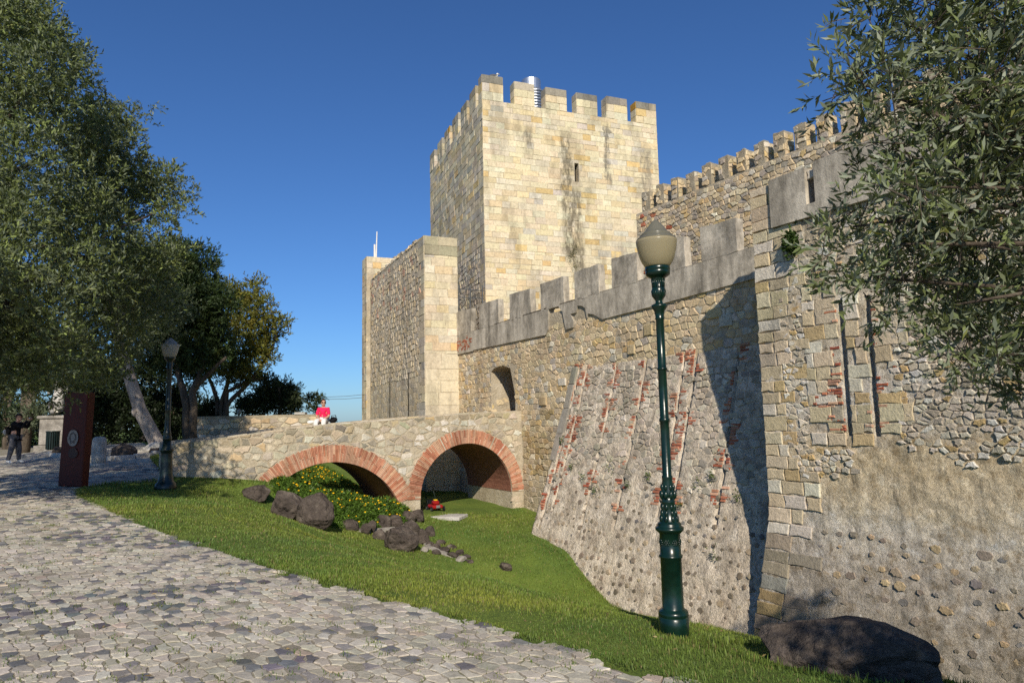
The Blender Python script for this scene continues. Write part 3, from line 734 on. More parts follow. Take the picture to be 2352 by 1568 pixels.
link('merlon', prism(L2, rect(a_ - .45, a_ + .45, 8.9, z_), -2.6, -2.0), 'mortar', tur)
pt = at(*zoomer(3.137, 900, 560)(125, 262), 37.8); pt2 = at(*zoomer(3.137, 900, 560)(133, 60), 37.8)
pole = thing('flagpole', pt, 'thin white pole standing on the far turret', 'pole')
link('shaft', mesh_py('s', *tube([pt - Vector((0, 0, .3)), pt2], [.05, .028])), 'white_cloth', pole)
link('bracket', mesh_py('s', *tube([pt + Vector((-.08, 0, -.3)), pt + Vector((-.08, 0, .75))], [.05, .05])), 'white_cloth', pole)

# ---- upper crenellated wall behind
sq = [UW.pix(*z7(x, y))[0] for x, y in ((135, 1150), (275, 1080), (415, 1015), (560, 950), (715, 885), (875, 810), (1045, 735), (1215, 655), (1400, 565), (1600, 480), (1810, 390), (2040, 285))]
za = UW.pix(*z7(1230, 455))[1]; zb = UW.pix(*z7(1390, 610))[1]
upw = thing('upper_wall', UW.P(6, 2, -.5), 'upper rubble wall with a row of small merlons running up behind the plastered parapet', 'wall')
aU0 = sq[0]; aU1 = 19.0
link('wall', prism(UW, rect(aU0 - .1, aU1, 0, zb), -1.3, 0), 'mortar', upw)
pool = Pool(upw, 'rubble')
per = (sq[-1] - sq[0]) / (len(sq) - 1); sq += [sq[-1] + per * k for k in (1, 2, 3, 4)]
for i, s in enumerate(sq[:-1]):
    a0, a1 = s + .32, sq[i + 1] - .12 + random.uniform(-.05, .05)
    top = za + random.uniform(-.06, .06)
    link('merlon', prism(UW, rect(a0, a1, zb + .003, top), -.55, 0), 'mortar_dark', upw)
    for P in cells(a0, a1, zb, top, .3, .2, .3): pool.stone(fr(UW), roughen(P, .02), random.uniform(.02, .05), .01, .02, pick(GREY + TAN), .5)
    fs = Frame(UW.P(a1, 0, 0)[:2], -UW.n, UW.e)
    for P in cells(0, .55, zb, top, .27, .2, .3): pool.stone(fr(fs), roughen(P, .02), random.uniform(.01, .04), .01, .02, pick(TAN), .5)
    tf = lambda a, b, d, top=top: UW.P(a, top + d, -b)
    for P in cells(a0, a1, 0, .55, .4, .28, .3): pool.stone(tf, P, random.uniform(.02, .07), .01, .03, pick(CAP), .5)
for P in cells(aU0 - .1, aU1, 5.2, zb, .30, .19, .37):
    c = cen(P); col = pick(TAN + GREY[:2])
    if c[0] < sq[0] + 2.2 and random.random() < .22: col = pick(BRICKD)
    pool.stone(fr(UW), roughen(P, .02), random.uniform(.01, .045), .014, .022, col, .6)
pool.flush()

# ---- curtain wall with plastered parapet, gate opening and battered foot
cur = thing('curtain_wall', M.P(3, -3, -1), 'long rubble curtain wall with grey plastered battlements and sloping stone foot', 'wall')
core = link('wall', prism(M, rect(-6.2, 11.9, -3.6, 4.5), -3.2, 0), 'mortar', cur)
gate = [(-2.25, 0.6), (-.42, 0.6), (-.44, 2.45), (-.74, 3.42), (-1.35, 3.58), (-1.95, 3.5), (-2.2, 3.38)]
boolean_cut(core, [prism(M, gate, -2.6, .3)])
pool = Pool(cur, 'rubble')
def ground_at(frame, a, d=0): x, y, _ = frame.P(a, 0, d); return H(x, y)
patchw = lambda a, z: fbm(a, z, .8, 3.1)
ROCKY = [(4, (.46, .36, .215)), (2, (.40, .29, .15)), (2, (.52, .43, .29))]
for P in cells(-6, 11.7, -2.2, 4.75, .27, .185, .38):
    c = cen(P)
    if c[0] > 3.7 and c[1] < 2.95: continue
    if c[0] < .05 and c[0] > -4 and c[1] < 0.8: continue
    if -2.3 < c[0] < -.38 and .6 < c[1] < 3.62 - .2 * random.random(): continue
    col = pick(TAN + [(1.0, (.46, .415, .34))]); deep = random.uniform(.004, .026)
    if -.1 < c[0] < 2.2 and c[1] < 1.9 and patchw(*c) > -.1: col = pick(ROCKY); deep *= 1.6
    if c[1] < -.3: col = tuple(x * .6 + y * .4 for x, y in zip(col, (.45, .41, .34))); deep *= .6
    pool.stone(fr(M), roughen(P, .022), deep, random.uniform(.005, .016), .018, col, .7)
# a few large pale blocks and reused stones
for (a, z, s, hh_) in ((6.6, 3.75, .35, .3), (8.9, 3.9, .5, .26), (9.3, 2.75 + .9, .4, .3), (5.9, 3.3, .3, .28), (1.2, 2.0, .45, .28), (2.4, 2.6, .4, .25)):
    pool.stone(fr(M), rect(a, a + s, z, z + hh_), .055, .01, .02, pick([(1, (.60, .55, .45)), (1, (.55, .43, .25))]), .2)
# bricks showing where the plaster has fallen at the left
for _ in range(150):
    ca, czz = random.choice([(-5.35, 4.75), (-5.0, 4.55), (-4.25, 4.6), (-5.5, 4.95)]); a = random.gauss(ca, .2); z = random.gauss(czz, .13)
    if z < 4.36 or z > 5.35 or a < -5.68: continue
    z = round(z / .065) * .065; pool.stone(fr(M.shift(d=.055)), rect(a, a + random.uniform(.1, .22), z, z + .055), random.uniform(.008, .02), .004, .006, pick(BRICKD), .4, -.02)
# jambs of the gate opening
for P in cells(0.0, 2.5, .6, 3.3, .33, .22, .36):
    fs = Frame(M.P(-2.25, 0, 0)[:2], -M.n, M.e); pool.stone(fr(fs), roughen(P, .02), random.uniform(.0, .05), .012, .02, pick(TAN), .5)
pool.flush()
para = [z4(*p) for p in [(65, 1020), (215, 985), (215, 980), (690, 880), (705, 845), (708, 715), (735, 690), (770, 690), (800, 730), (805, 760), (822, 845), (868, 832), (872, 790), (850, 745), (885, 735),
                         (898, 690), (925, 690), (948, 705), (958, 770), (965, 742), (1000, 745), (1060, 778), (1400, 690), (1840, 570), (2040, 520)]]
pz = [M.pix(u, v, .06) for u, v in para]; pz = [(max(a, -5.7), z) for a, z in pz]; pz[-1] = (11.7, 4.68)
mer = [(-5.7, -3.67), (-3.13, -1.39), (-.75, .90), (1.35, 2.92), (3.34, 4.77), (5.19, 6.51), (6.93, 8.34), (8.71, 10.04), (10.6, 11.26)]
crz = lambda a: np.interp(a, [-5.7, 0, 11], [5.08, 5.15, 5.38])
topline = [(11.7, float(crz(11.2))), (-5.7, 5.08)]
link('parapet', prism(M, pz + topline, -.17, .065), 'plaster', cur)
link('parapet_backing', prism(M, rect(-5.69, 11.69, 4.503, 5.05), -.16, .0), 'mortar', cur)
for i, (a0, a1) in enumerate(mer):
    if i == 8: continue
    a0 += .16; a1 -= .03
    zb0, zb1 = float(crz(a0)), float(crz(a1)); t0 = 6.08 + .015 * i
    me = prism(M, [(a0, zb0 + .002), (a1, zb1 + .002), (a1 - .01, t0 + random.uniform(-.03, .03)), (a0 + .01, t0 + random.uniform(-.03, .03))], -.17, .065)
    bm = bmesh.new(); bm.from_mesh(me); bmesh.ops.subdivide_edges(bm, edges=bm.edges[:], cuts=9, use_grid_fill=True)
    for v in bm.verts: v.co += Vector((noise.noise(v.co * 2.5), noise.noise(v.co * 2.5 + Vector((7, 0, 0))), noise.noise(v.co * 3.1 + Vector((0, 9, 0))))) * .022 + Vector((noise.noise(v.co * 11), noise.noise(v.co * 11 + Vector((3, 0, 0))), noise.noise(v.co * 11 + Vector((0, 3, 0))))) * .010
    bm.to_mesh(me); bm.free(); link('merlon', me, 'plaster', cur)
# battered foot with brick-edged chases
LINES = [3.55, 3.95, 5.38, 6.64, 8.09, 8.5, 9.84]
def tal(a, z):
    t = max(0.0, min(1.0, (3.15 - z) / 6.3)); return (2.3 - .07 * (a - 3.0)) * t ** 1.12
def tal_d(a, z):
    d = tal(a, z) + .02
    k = max(0, min(1, (-.1 - z) / .8 + .5))
    d += fbm(a, z, 2.2, 8.2) * .035 + fbm(a, z, 9, 2.2, 3) * .014
    if z > -1.3 + .5 * math.sin(a * 3.3):
        for l in LINES:
            if abs(a - l) < .043: d -= .13 * min(1, (z + 1.6) / 1.0)
    if a <= 3.2: d -= .6
    return d
As = sorted(set(list(np.arange(3.2, 11.75, .055)) + [l + s for l in LINES for s in (-.05, -.042, .042, .05)])); As = [3.199] + As
Zs = np.arange(-3.7, 3.16, .055)
tl = relief('battered_foot', lambda a, z, d: M.P(a, z, d), As, Zs, tal_d, 'render_low', cur)
tp_ = lambda a, z, d: M.P(a, z, d + tal(a, z) + .02)
poolT = Pool(tl, 'rubble', 'stone', 'stonework', 300); poolB = Pool(tl, 'brick', 'brick', 'brickwork', 300)
for P in cells(3.25, 11.65, -.55, 3.15, .24, .155, .40):
    c = cen(P)
    if any(abs(c[0] - l) < .10 for l in LINES): continue
    if c[1] < .35 and random.random() < .55 - c[1]: continue
    if random.random() < .08: continue
    poolT.stone(tp_, roughen(P, .025), random.uniform(.012, .028), random.uniform(.006, .022), .018, pick(GREY), .5)
for P in ashlar(3.2, 3.5, .3, 3.15, (.5, .8), (.3, .31)): poolT.stone(tp_, P, .05, .008, .015, vary((.30, .275, .225)), .2)
z = -3.0
while z < -.05:
    a = 3.3 + random.uniform(0, .2)
    while a < 11.6:
        s = random.uniform(.03, .078); n = random.randint(5, 7); ph = random.random() * 6
        zz = z + random.gauss(0, .022) - .02 * (a - 3)
        if random.random() < .8:
            P = [(a + s * random.uniform(.7, 1.25) * math.cos(ph + 6.283 * k / n) * 1.1, zz + s * random.uniform(.65, 1.1) * math.sin(ph + 6.283 * k / n)) for k in range(n)]
            poolT.stone(tp_, roughen(P, .01), random.uniform(.006, .022), 0, .008, pick([(4, (.22, .18, .135)), (3, (.36, .29, .21)), (2, (.42, .33, .22)), (1, (.21, .195, .18))]), .6)
        a += random.uniform(.19, .31)
    z += random.uniform(.19, .23)
for l in LINES:
    for side in (-1, 1):
        z = -.6 + random.uniform(-.5, .3)
        while z < 3.2:
            run = random.random() < (.5 if side < 0 else .3) + (.2 if l < 4.2 and z < 1.5 else 0)
            for _ in range(random.randint(1, 5)):
                if run and z < 3.2:
                    w_ = random.choice([.1, .14, .2, .26]); a0 = l + side * .046; a1 = a0 + side * w_
                    poolB.stone(tp_, rect(min(a0, a1), max(a0, a1), z, z + .052), random.uniform(.008, .032), .004, .008, pick(BRICKD if random.random() < .6 else BRICK), .4)
                z += .068
    poolB.items = poolB.items
poolT.flush(); poolB.flush()

for k, (a, z) in enumerate([(4.4, .15), (5.0, -.05), (6.1, .25), (6.9, -.15), (7.6, .1), (9.2, .0), (9.6, .2), (10.4, -.2), (5.7, -.35), (8.8, -.5), (3.6, .9), (10.0, -1.4)]):
    tuft('wall_weed', M.shift(d=tal(a, z) + .03), [(a, z, .035 + .02 * (k % 3))], 34, 'moss', cur, .07, (.085, .12, .03))

# ---- near tower
T = M
tow = thing('buttress_tower', T.P(14, -3.4, 0), 'big weathered buttress tower face with two long brick-lined slots behind the olive branches', 'tower')
TA0, TA1, TD = 11.68, 20.0, 1.57
link('wall', prism(T, rect(TA0 + .02, TA1, -3.8, 5.15), -3, TD - .13), 'mortar', tow)
def bat(z): return TD + max(0, (-.4 - z)) * .10
def lean(a, z): return a - .165 * max(0, -.3 - z) * max(0, min(1, (13.2 - a) / 1.5))
SL = [13.46, 13.96]
def tow_d(a, z):
    d = bat(z) + fbm(a, z, 1.6, 5.5) * .022 + fbm(a, z, 7, 1.5, 4) * .016 - .012
    if a <= TA0 + .001: return d - .25
    for l in SL:
        if abs(a - l) < .045 and 1.17 < z < 3.54: d -= .28
    return d
As = sorted(set([TA0] + list(np.arange(TA0 + .02, 17.6, .05)) + [l + s for l in SL for s in (-.05, -.044, .044, .05)])) + list(np.arange(17.7, TA1, .25)); Zs = sorted(set(list(np.arange(-3.9, 5.16, .05)) + [1.16, 1.18, 3.53, 3.55]))
face = relief('rendered_face', lambda a, z, d: T.P(lean(a, z), z, d), As, Zs, tow_d, 'render_tower', tow)
tm = lambda a, z, d: T.P(lean(a, z), z, d + bat(z))
pool = Pool(face, 'rubble'); poolB = Pool(face, 'brick', 'brick', 'brickwork')
QUO = [(4, (0.594, 0.487, 0.319)), (3, (0.650, 0.543, 0.375)), (1.6, (0.560, 0.420, 0.224)), (2, (0.672, 0.605, 0.482)), (.8, (0.482, 0.409, 0.302))]
QUOL = [(4, (0.333, 0.282, 0.213)), (2, (0.391, 0.322, 0.230)), (1, (0.483, 0.356, 0.184)), (1, (0.356, 0.333, 0.293))]
z = -3.6
while z < 6.0:
    hq = random.uniform(.20, .31); a = TA0; end = TA0 + random.choice([.55, .75, .95, 1.15]) + (.4 if 4.0 < z else 0)
    low = z < -.75
    while a < end - .02:
        w_ = random.uniform(.3, .55); w_ = end - a if end - a - w_ < .2 else w_
        pool.stone(tm, [(p[0] + random.uniform(-.012, .012), p[1] + random.uniform(-.012, .012)) for p in roughen(rect(a, a + w_, z, min(z + hq, 6.05)), .018)], random.uniform(.004, .020), random.uniform(.006, .016), .012, pick(QUOL if low else QUO), .5, -.12); a += w_
    z += hq
for P in ashlar(12.7, 14.6, 1.0, 3.9, (.18, .32), (.22, .5), .02):
    c = cen(P)
    if any(min(p[0] for p in P) < l + .06 and max(p[0] for p in P) > l - .06 for l in SL):
        l = min(SL, key=lambda s: abs(s - c[0])); P = [(min(p[0], l - .06), p[1]) for p in P] if c[0] < l else [(max(p[0], l + .06), p[1]) for p in P]
        if max(p[0] for p in P) - min(p[0] for p in P) < .08: continue
    if random.random() < .12 or c[0] > 14.25 + .3 * math.sin(c[1] * 5): continue
    pool.stone(tm, roughen(P, .02), random.uniform(.002, .014), .008, .012, pick(QUO), .5)
for (a0, a1, z0, z1, dens) in ((12.98, 13.40, 1.25, 2.05, .75), (13.12, 13.40, 2.05, 2.7, .5), (13.15, 13.40, 2.7, 3.5, .4), (13.52, 13.90, 1.2, 2.0, .28), (14.02, 14.38, 1.3, 2.3, .5), (14.02, 14.32, 2.5, 3.4, .35), (12.85, 13.1, 1.6, 1.95, .4)):
    z = z0
    while z < z1:
        a = a0 if a0 > 13.5 else a1 - random.choice([.1, .2, .3, a1 - a0])
        end = a1 if a0 <= 13.5 else a0 + random.choice([.1, .16, .25, a1 - a0])
        while a < end - .04:
            w_ = min(random.choice([.08, .13, .2, .24]), end - a)
            if random.random() < dens: poolB.stone(tm, roughen(rect(a, a + w_, z + random.uniform(-.004, .004), z + .048), .008), random.uniform(.002, .022), .003, .006, pick(BRICKD if random.random() < .75 else BRICK), .4, -.06)
            a += w_ + .008
        z += .058
for P in cells(12.2, 17.4, .2, 4.0, .15, .105, .42):
    c = cen(P)
    if 12.7 < c[0] < 14.3 and c[1] > .97: continue
    if c[1] < .75 + 1.1 * fbm(c[0], c[1], .7, 4.4) + .2 * (c[0] > 14.3) or random.random() < .14: continue
    pool.stone(tm, roughen(shrink(P, random.uniform(0, .015)), .015), random.uniform(0, .020), .008, .012, pick([(4, (.64, .57, .455)), (3, (.57, .49, .37)), (1, (.52, .37, .18)), (2, (.48, .41, .31)), (1.5, (.68, .64, .56))]), .5)
for P in cells(12.5, 18.0, 3.6, 5.15, .19, .135, .42):
    c = cen(P); n_ = fbm(c[0], c[1], .9, 6.6)
    if 12.2 < c[0] < 17 and c[1] < 3.95: continue
    dens = .75 if c[1] > 3.7 else .16
    if random.random() > .9: continue
    pool.stone(tm, roughen(shrink(P, random.uniform(0, .03)), .02), random.uniform(.0, .020), .010, .014, pick([(4, (.53, .455, .335)), (3, (.62, .565, .465)), (1.2, (.50, .35, .17)), (2, (.44, .375, .285)), (1, (.68, .645, .57))]), .4)
z = -3.5
while z < -.35:
    a = 12.75 + random.uniform(0, .2)
    while a < 17.8:
        s = random.choice([random.uniform(.025, .05), random.uniform(.04, .07), random.uniform(.05, .085)]); n = random.randint(6, 8); ph = random.random() * 6; zz = z + random.gauss(0, .025)
        if random.random() < .78:
            P = [(a + s * random.uniform(.7, 1.25) * math.cos(ph + 6.283 * k / n) * 1.2, zz + s * random.uniform(.65, 1.1) * math.sin(ph + 6.283 * k / n)) for k in range(n)]
            pool.stone(tm, roughen(P, .012), random.uniform(-.004, .008), 0, .008, pick([(4, (.30, .25, .195)), (3, (.41, .33, .23)), (2, (.49, .37, .22)), (2, (.24, .22, .205))]), .6, -.08)
        a += random.uniform(.19, .36)
    z += random.uniform(.2, .25)
pool.flush(); poolB.flush()
zt = 6.11; slit = [13.0, 13.19]; sb = 5.4
pan = thing('plaster_parapet', T.P(14, 5.3, 1), 'grey plastered parapet with a narrow slit on top of the buttress tower', 'parapet')
for (a0, a1, z0, z1, nm) in ((12.2, slit[0], 5.16, zt, 'panel'), (slit[0] + .001, slit[1] - .001, 5.16, sb, 'sill'), (slit[1], TA1, 5.16, zt + .05, 'panel')):
    link(nm, prism(T, rect(a0, a1, z0, z1), TD - .55, TD + .07), 'plaster', pan)
link('corner_backing', prism(T, rect(TA0 + .03, 12.195, 5.153, 6.0), TD - .6, TD - .06), 'mortar', tow)
tuft('wall_fern', T.shift(d=TD + .04), [(12.67, 4.74, .07)], 420, 'moss', tow, .13, (.05, .085, .02))

# ---- bridge
TOPL = ([-11.3, -9.95, -7.56, -5.55, -3.33, -1.7, 0], [1.09, 1.21, 1.48, 1.59, 1.73, 1.80, 1.85])
ptop = lambda a: float(np.interp(a, *TOPL))
br = thing('stone_bridge', B.P(-5, -1.5, -2), 'rubble stone footbridge with two brick arches crossing the moat', 'bridge')
BW = 3.4
ARCH = [(-6.76, -1.97, 2.37, 2.88), (-2.17, -.92, 1.71, 2.16)]
out = [(-11.2, -1.2)]
def arc(c, r, a0, a1, n=28): return [(c[0] + r * math.cos(a0 + (a1 - a0) * i / n), c[1] + r * math.sin(a0 + (a1 - a0) * i / n)) for i in range(n + 1)]
angL = math.pi - math.asin((-1.0 + 1.97) / 2.37); angR = math.asin((-1.0 + 1.97) / 2.37)
pl = arc(ARCH[0], 2.37, angL, angR); pr = arc(ARCH[1], 1.71, math.pi, 0)
out += [(pl[0][0], -2.6)] + pl + [(pl[-1][0], -2.6), (pr[0][0], -2.6)] + pr + [(pr[-1][0], -2.6), (-.003, -2.6)]
out += [(a, ptop(a) - .85) for a in (-.003, -1.7, -3.33, -5.55, -7.56, -9.95, -11.2)]
out[0] = (-11.2, -2.6)
core = link('wall', prism(B, out, -BW, 0), 'mortar', br)
for d0, d1 in ((-.42, 0.0), (-BW, -BW + .42)):
    tl_ = [(a, ptop(a)) for a in (-11.2, -9.95, -7.56, -5.55, -3.33, -1.7, -.003)]
    link('parapet', prism(B, [(a, z - .848) for a, z in tl_] + tl_[::-1], d0, d1), 'mortar', br)
pool = Pool(br, 'rubble'); poolB = Pool(br, 'brick', 'brick', 'brickwork')
def clear(P):
    o = []
    for a, z in P:
        for (ca, cz_, ri, re) in ARCH:
            d = math.hypot(a - ca, z - cz_)
            if d < re and z > -1.05: k = re / max(d, .01); a, z = ca + (a - ca) * k, cz_ + (z - cz_) * k
        o.append((a, z))
    return o
for P in cells(-11.2, 0, -2.3, 1.95, .30, .205, .44):
    c = cen(P)
    if any(math.hypot(c[0] - A[0], c[1] - A[1]) < A[3] - .03 and c[1] > -1.05 for A in ARCH): continue
    if (pl[0][0] < c[0] < pl[-1][0] or pr[0][0] < c[0] < pr[-1][0]) and c[1] < -.95: continue
    t = ptop(c[0]); sl = (ptop(c[0] + .2) - ptop(c[0] - .2)) / .4
    P = clip_half(P, c[0], t, -sl, 1)
    if len(P) < 3: continue
    P = clear(P)
    if c[1] < ground_at(B, c[0]) - .3: continue
    col = pick(BRIDGE)
    if c[1] > t - .25: col = tuple(x * y for x, y in zip(col, vary((.80, .77, .70), .15)))
    if c[1] < -.9: col = vary((.56, .47, .34))
    if random.random() < .07: continue
    pool.stone(fr(B), roughen(roughen(P, .03), .012), random.uniform(.004, .026), random.uniform(.010, .036), .018, col, .6)
for P in cells(-11.2, 0, 0, .42, .45, .3, .3):      # coping on the near parapet
    tf = lambda a, b, d: B.P(a, ptop(a) + d, -b)
    pool.stone(tf, P, random.uniform(.005, .03), .01, .02, pick(BRIDGE), .4)
for (ca, cz_, ri, re), (t0, t1) in zip(ARCH, ((angL, angR), (math.pi, 0.0))):
    n = int(abs(t1 - t0) * (ri + re) / 2 / .047)
    for i in range(n):
        u0, u1 = t0 + (t1 - t0) * (i + .08) / n, t0 + (t1 - t0) * (i + .92) / n
        sp_ = ri + (re - ri) * random.uniform(.38, .62)
        for (r0, r1) in (((ri, sp_ - .004), (sp_ + .004, re + random.uniform(-.02, .03))) if random.random() < .55 else ((ri, re + random.uniform(-.02, .03)),)):
            q = [(ca + r * math.cos(u), cz_ + r * math.sin(u)) for u, r in ((u0, r0), (u1, r0), (u1, r1), (u0, r1))]
            poolB.stone(fr(B), q, random.uniform(.018, .032), .0, .006, pick(BRICK), .3, -.30)
pool.flush(); poolB.flush()
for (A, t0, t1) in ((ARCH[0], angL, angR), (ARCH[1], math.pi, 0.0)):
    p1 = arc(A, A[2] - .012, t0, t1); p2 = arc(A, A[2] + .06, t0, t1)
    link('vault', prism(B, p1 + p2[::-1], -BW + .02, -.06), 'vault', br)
# drain hole at the foot of the wall
dp = M.pix(1132, 1160, .05)
# ================================================================== ROCKS
def rock_mesh(c, sx, sy, sz, seed, sub=3, facet=.35, rz=0):
    bm = bmesh.new(); bmesh.ops.create_icosphere(bm, subdivisions=sub, radius=1)
    rr = random.Random(seed); pl_ = []
    for _ in range(13):
        n_ = Vector((rr.gauss(0, 1), rr.gauss(0, 1), rr.gauss(0, .8))).normalized(); pl_.append((n_, rr.uniform(.55, .86)))
    for v in bm.verts:
        p = v.co.copy(); p *= 1 + .22 * noise.noise(p * 1.3 + Vector((seed, 0, 0)))
        for n_, d in pl_:
            k = p.dot(n_) - d
            if k > 0: p -= n_ * k * (1 - facet * .15)
        p *= 1 + .06 * noise.noise(p * 6 + Vector((0, seed, 0)))
        v.co = p
    for v in bm.verts: v.co *= 1 + .05 * noise.fractal(v.co * 3.1 + Vector((seed, 2, 0)), .8, 2.0, 4)
    bm.transform(Matrix.Translation(c) @ Matrix.Rotation(rz, 4, 'Z') @ Matrix.Diagonal((sx / 2, sy / 2, sz / 2, 1)))
    me = bpy.data.meshes.new('rock'); bm.to_mesh(me); bm.free(); return me
def rock_at(u, vb, wpx, hpx, label, mat='basalt', depthk=.8, group=None, name='boulder', seed=None, sink=.2):
    p = ground_hit(u, vb); k = p.y / FPX; w_, h_ = wpx * k * 1.08, hpx * k * 1.1
    me = rock_mesh(Vector((p.x, p.y + w_ * depthk * .3, p.z + h_ * (.5 - sink * .5))), w_, w_ * depthk, h_ * (1 + sink), seed or random.random() * 50, 4, .35, random.uniform(-.5, .5))
    o = link(name, me, mat); return tag(o, label, 'rock', group)
rock_at(585, 1152, 62, 34, 'low rounded dark boulder tucked against the left foot of the arch', seed=3)
rock_at(652, 1188, 76, 64, 'tall squarish dark boulder standing left of the marigolds', seed=8.2, depthk=.7)
rock_at(717, 1212, 84, 66, 'pointed dark boulder leaning in front of the tall squarish boulder', seed=12.6)
rock_at(915, 1264, 82, 54, 'broad cracked brown boulder in the middle of the rock edging', seed=21.3)
rock_at(1160, 1313, 34, 20, 'small lone rock lying on the moat grass', seed=5.5)
row = [(800, 1217, 56, 24), (838, 1226, 30, 26), (852, 1222, 24, 30), (878, 1216, 40, 40), (905, 1212, 46, 30), (938, 1202, 40, 30), (960, 1200, 42, 36), (872, 1240, 34, 26), (945, 1232, 60, 34), (970, 1250, 34, 34), (985, 1232, 30, 24)]
edging = [(1000, 1262, 30, 14), (985, 1256, 26, 14), (1012, 1252, 24, 12), (1020, 1270, 32, 13), (1035, 1262, 26, 12), (1040, 1280, 34, 13), (1055, 1274, 24, 12), (1060, 1290, 34, 13), (1072, 1284, 24, 11), (1078, 1294, 22, 10), (1002, 1274, 26, 12), (975, 1268, 26, 12)]
rw = thing('rock_edging', ground_hit(940, 1230), 'low edging of dark rocks set in mortar stepping down beside the flower bed', 'rock edging')
for i, (u, v, a, b) in enumerate(row + edging):
    p = ground_hit(u, v); k = p.y / FPX
    a *= 1.05; b *= 1.08; me = rock_mesh(Vector((p.x, p.y + .1, p.z + b * k * .35)), a * k, a * k * .8, b * k * 1.15, i * 3.7, 2, .35, random.uniform(-.6, .6))
    link('rock', me, 'basalt' if random.random() < .88 else 'old_stone', rw)
pp = [ground_hit(u, v) + Vector((0, .12, -.06)) for u, v in ((770, 1208), (830, 1222), (900, 1218), (960, 1222), (985, 1262), (1030, 1278), (1075, 1296))]
link('mortar_bed', mesh_py('bed', *tube(pp, [.10, .14, .16, .17, .16, .13, .06], 8), smooth=True), 'old_stone', rw)
# big shaded rock at the lower right
p = ground_hit(1930, 1560)
me = rock_mesh(Vector((2.33, 5.1, H(2.33, 5.1) + .06)), 1.62, .95, .56, 33.3, 4, .3, -.30)
tag(link('boulder', me, 'basalt'), 'long dark brown boulder in the shade below the buttress tower', 'rock')

# ================================================================== LAMPS
def lamp(base, prof, prof_globe, k, label, paint, gmat='globe'):
    t = thing('street_lamp', base, label, 'street lamp', 'cast iron street lamps with frosted globes')
    q = [((z) * k, r * k) for z, r in prof]; 
    cut = [i for i, (z, r) in enumerate(q) if z > q[-1][0] * .36][0]
    link('pedestal', lathe(q[:cut + 1], base, 40), paint, t)
    link('shaft', lathe(q[cut:], base, 32), paint, t)
    pg = [(z * k, r * k) for z, r in prof_globe]; im = max(range(len(pg)), key=lambda i: pg[i][1]) + 1
    gl = link('globe', lathe(pg[:im + 1], base, 40), gmat, t); link('globe_cap', lathe(pg[im:], base, 40), 'globe_cap' if gmat == 'globe' else gmat, gl)
    return t
base_r = ground_hit(1549, 1455)
S1 = lambda y: (1581 - y)
z1l = lambda y, r: (S1(520 + y / 3.265), r / 3.265)
z2l = lambda y, r: (S1(1150 + y / 3.336), r / 3.336)
prof = [z2l(1455, 110), z2l(1440, 112), z2l(1420, 121), z2l(1300, 121), z2l(1295, 116), z2l(1285, 121), z2l(1262, 120), z2l(1250, 112), z2l(1238, 92), z2l(1230, 86), z2l(836, 85), z2l(829, 96), z2l(816, 97), z2l(810, 85), z2l(642, 84), z2l(630, 98), z2l(613, 114),
        z2l(608, 116), z2l(592, 116), z2l(586, 100), z2l(575, 97), z2l(558, 95), z2l(552, 84), z2l(540, 72), z2l(405, 51), z2l(395, 56), z2l(382, 57), z2l(374, 53), z2l(345, 60), z2l(320, 59), z2l(290, 55), z2l(215, 42), z2l(192, 44), z2l(180, 44), z2l(172, 38),
        (S1(1090), 11.3), (S1(1070), 11.2), (S1(1068), 13.2), (S1(1062), 13.2), (S1(1060), 11), (S1(940), 10.8), z1l(1370, 36), z1l(1366, 43), z1l(1355, 43), z1l(1350, 35), z1l(952, 33), z1l(942, 39), z1l(934, 39), z1l(928, 35), z1l(880, 42), z1l(850, 62), z1l(838, 66), z1l(825, 64), z1l(812, 32),
        z1l(790, 29), z1l(775, 38), z1l(760, 50), z1l(740, 59), z1l(705, 60), z1l(692, 56), z1l(684, 54), z1l(680, 50), z1l(605, 55), z1l(595, 64), z1l(585, 82), z1l(570, 100), z1l(545, 104), z1l(540, 100), z1l(535, 104), z1l(505, 104), z1l(500, 98)]
glb = [z1l(506, 96), z1l(490, 108), z1l(460, 128), z1l(420, 144), z1l(370, 157), z1l(330, 165), z1l(295, 170), z1l(275, 170), z1l(262, 163), z1l(250, 148), z1l(240, 132), z1l(236, 136), z1l(230, 134), z1l(226, 118), z1l(221, 122), z1l(215, 118), z1l(210, 104), z1l(190, 90), z1l(160, 70), z1l(130, 46), z1l(110, 28), z1l(98, 12), z1l(94, 2)]
kk = height_to(base_r, 505) / 1032.0
lr = lamp(base_r, prof, glb, kk, 'dark green ornate cast iron lamp post with frosted globe in the right foreground', 'green_paint')
def ring_bits(t, base, zc, rad, n, size, name='rosette', paint='green_paint', rnd=1.0):
    for i in range(n):
        an = 2 * math.pi * i / n + .25; c = base + Vector((rad * math.cos(an), rad * math.sin(an), zc))
        parts = [ellipsoid(c, (size, size, size * rnd), 8, 6)]
        if name == 'rosette':
            x = Vector((-math.sin(an), math.cos(an), 0))
            parts = [ellipsoid(c, (size * .5,) * 3, 6, 5)] + [ellipsoid(c + (x * math.cos(q) + Vector((0, 0, 1)) * math.sin(q)) * size * .8, (size * .45,) * 3, 6, 5) for q in [6.283 * j / 6 for j in range(6)]]
        link(name, mesh_py(name, *join_vf(parts), smooth=True), paint, t)
ring_bits(lr, base_r, z2l(708, 0)[0] * kk, 24.2 * kk, 8, .022)
for j, (y_, r_, s_) in enumerate(((330, 16.5, .02), (270, 14.2, .016), (430, 15.5, .016), (480, 17.5, .016), (525, 20, .018))):
    ring_bits(lr, base_r, z2l(y_, 0)[0] * kk, r_ * kk, 8, s_, 'relief_leaf', rnd=1.8)
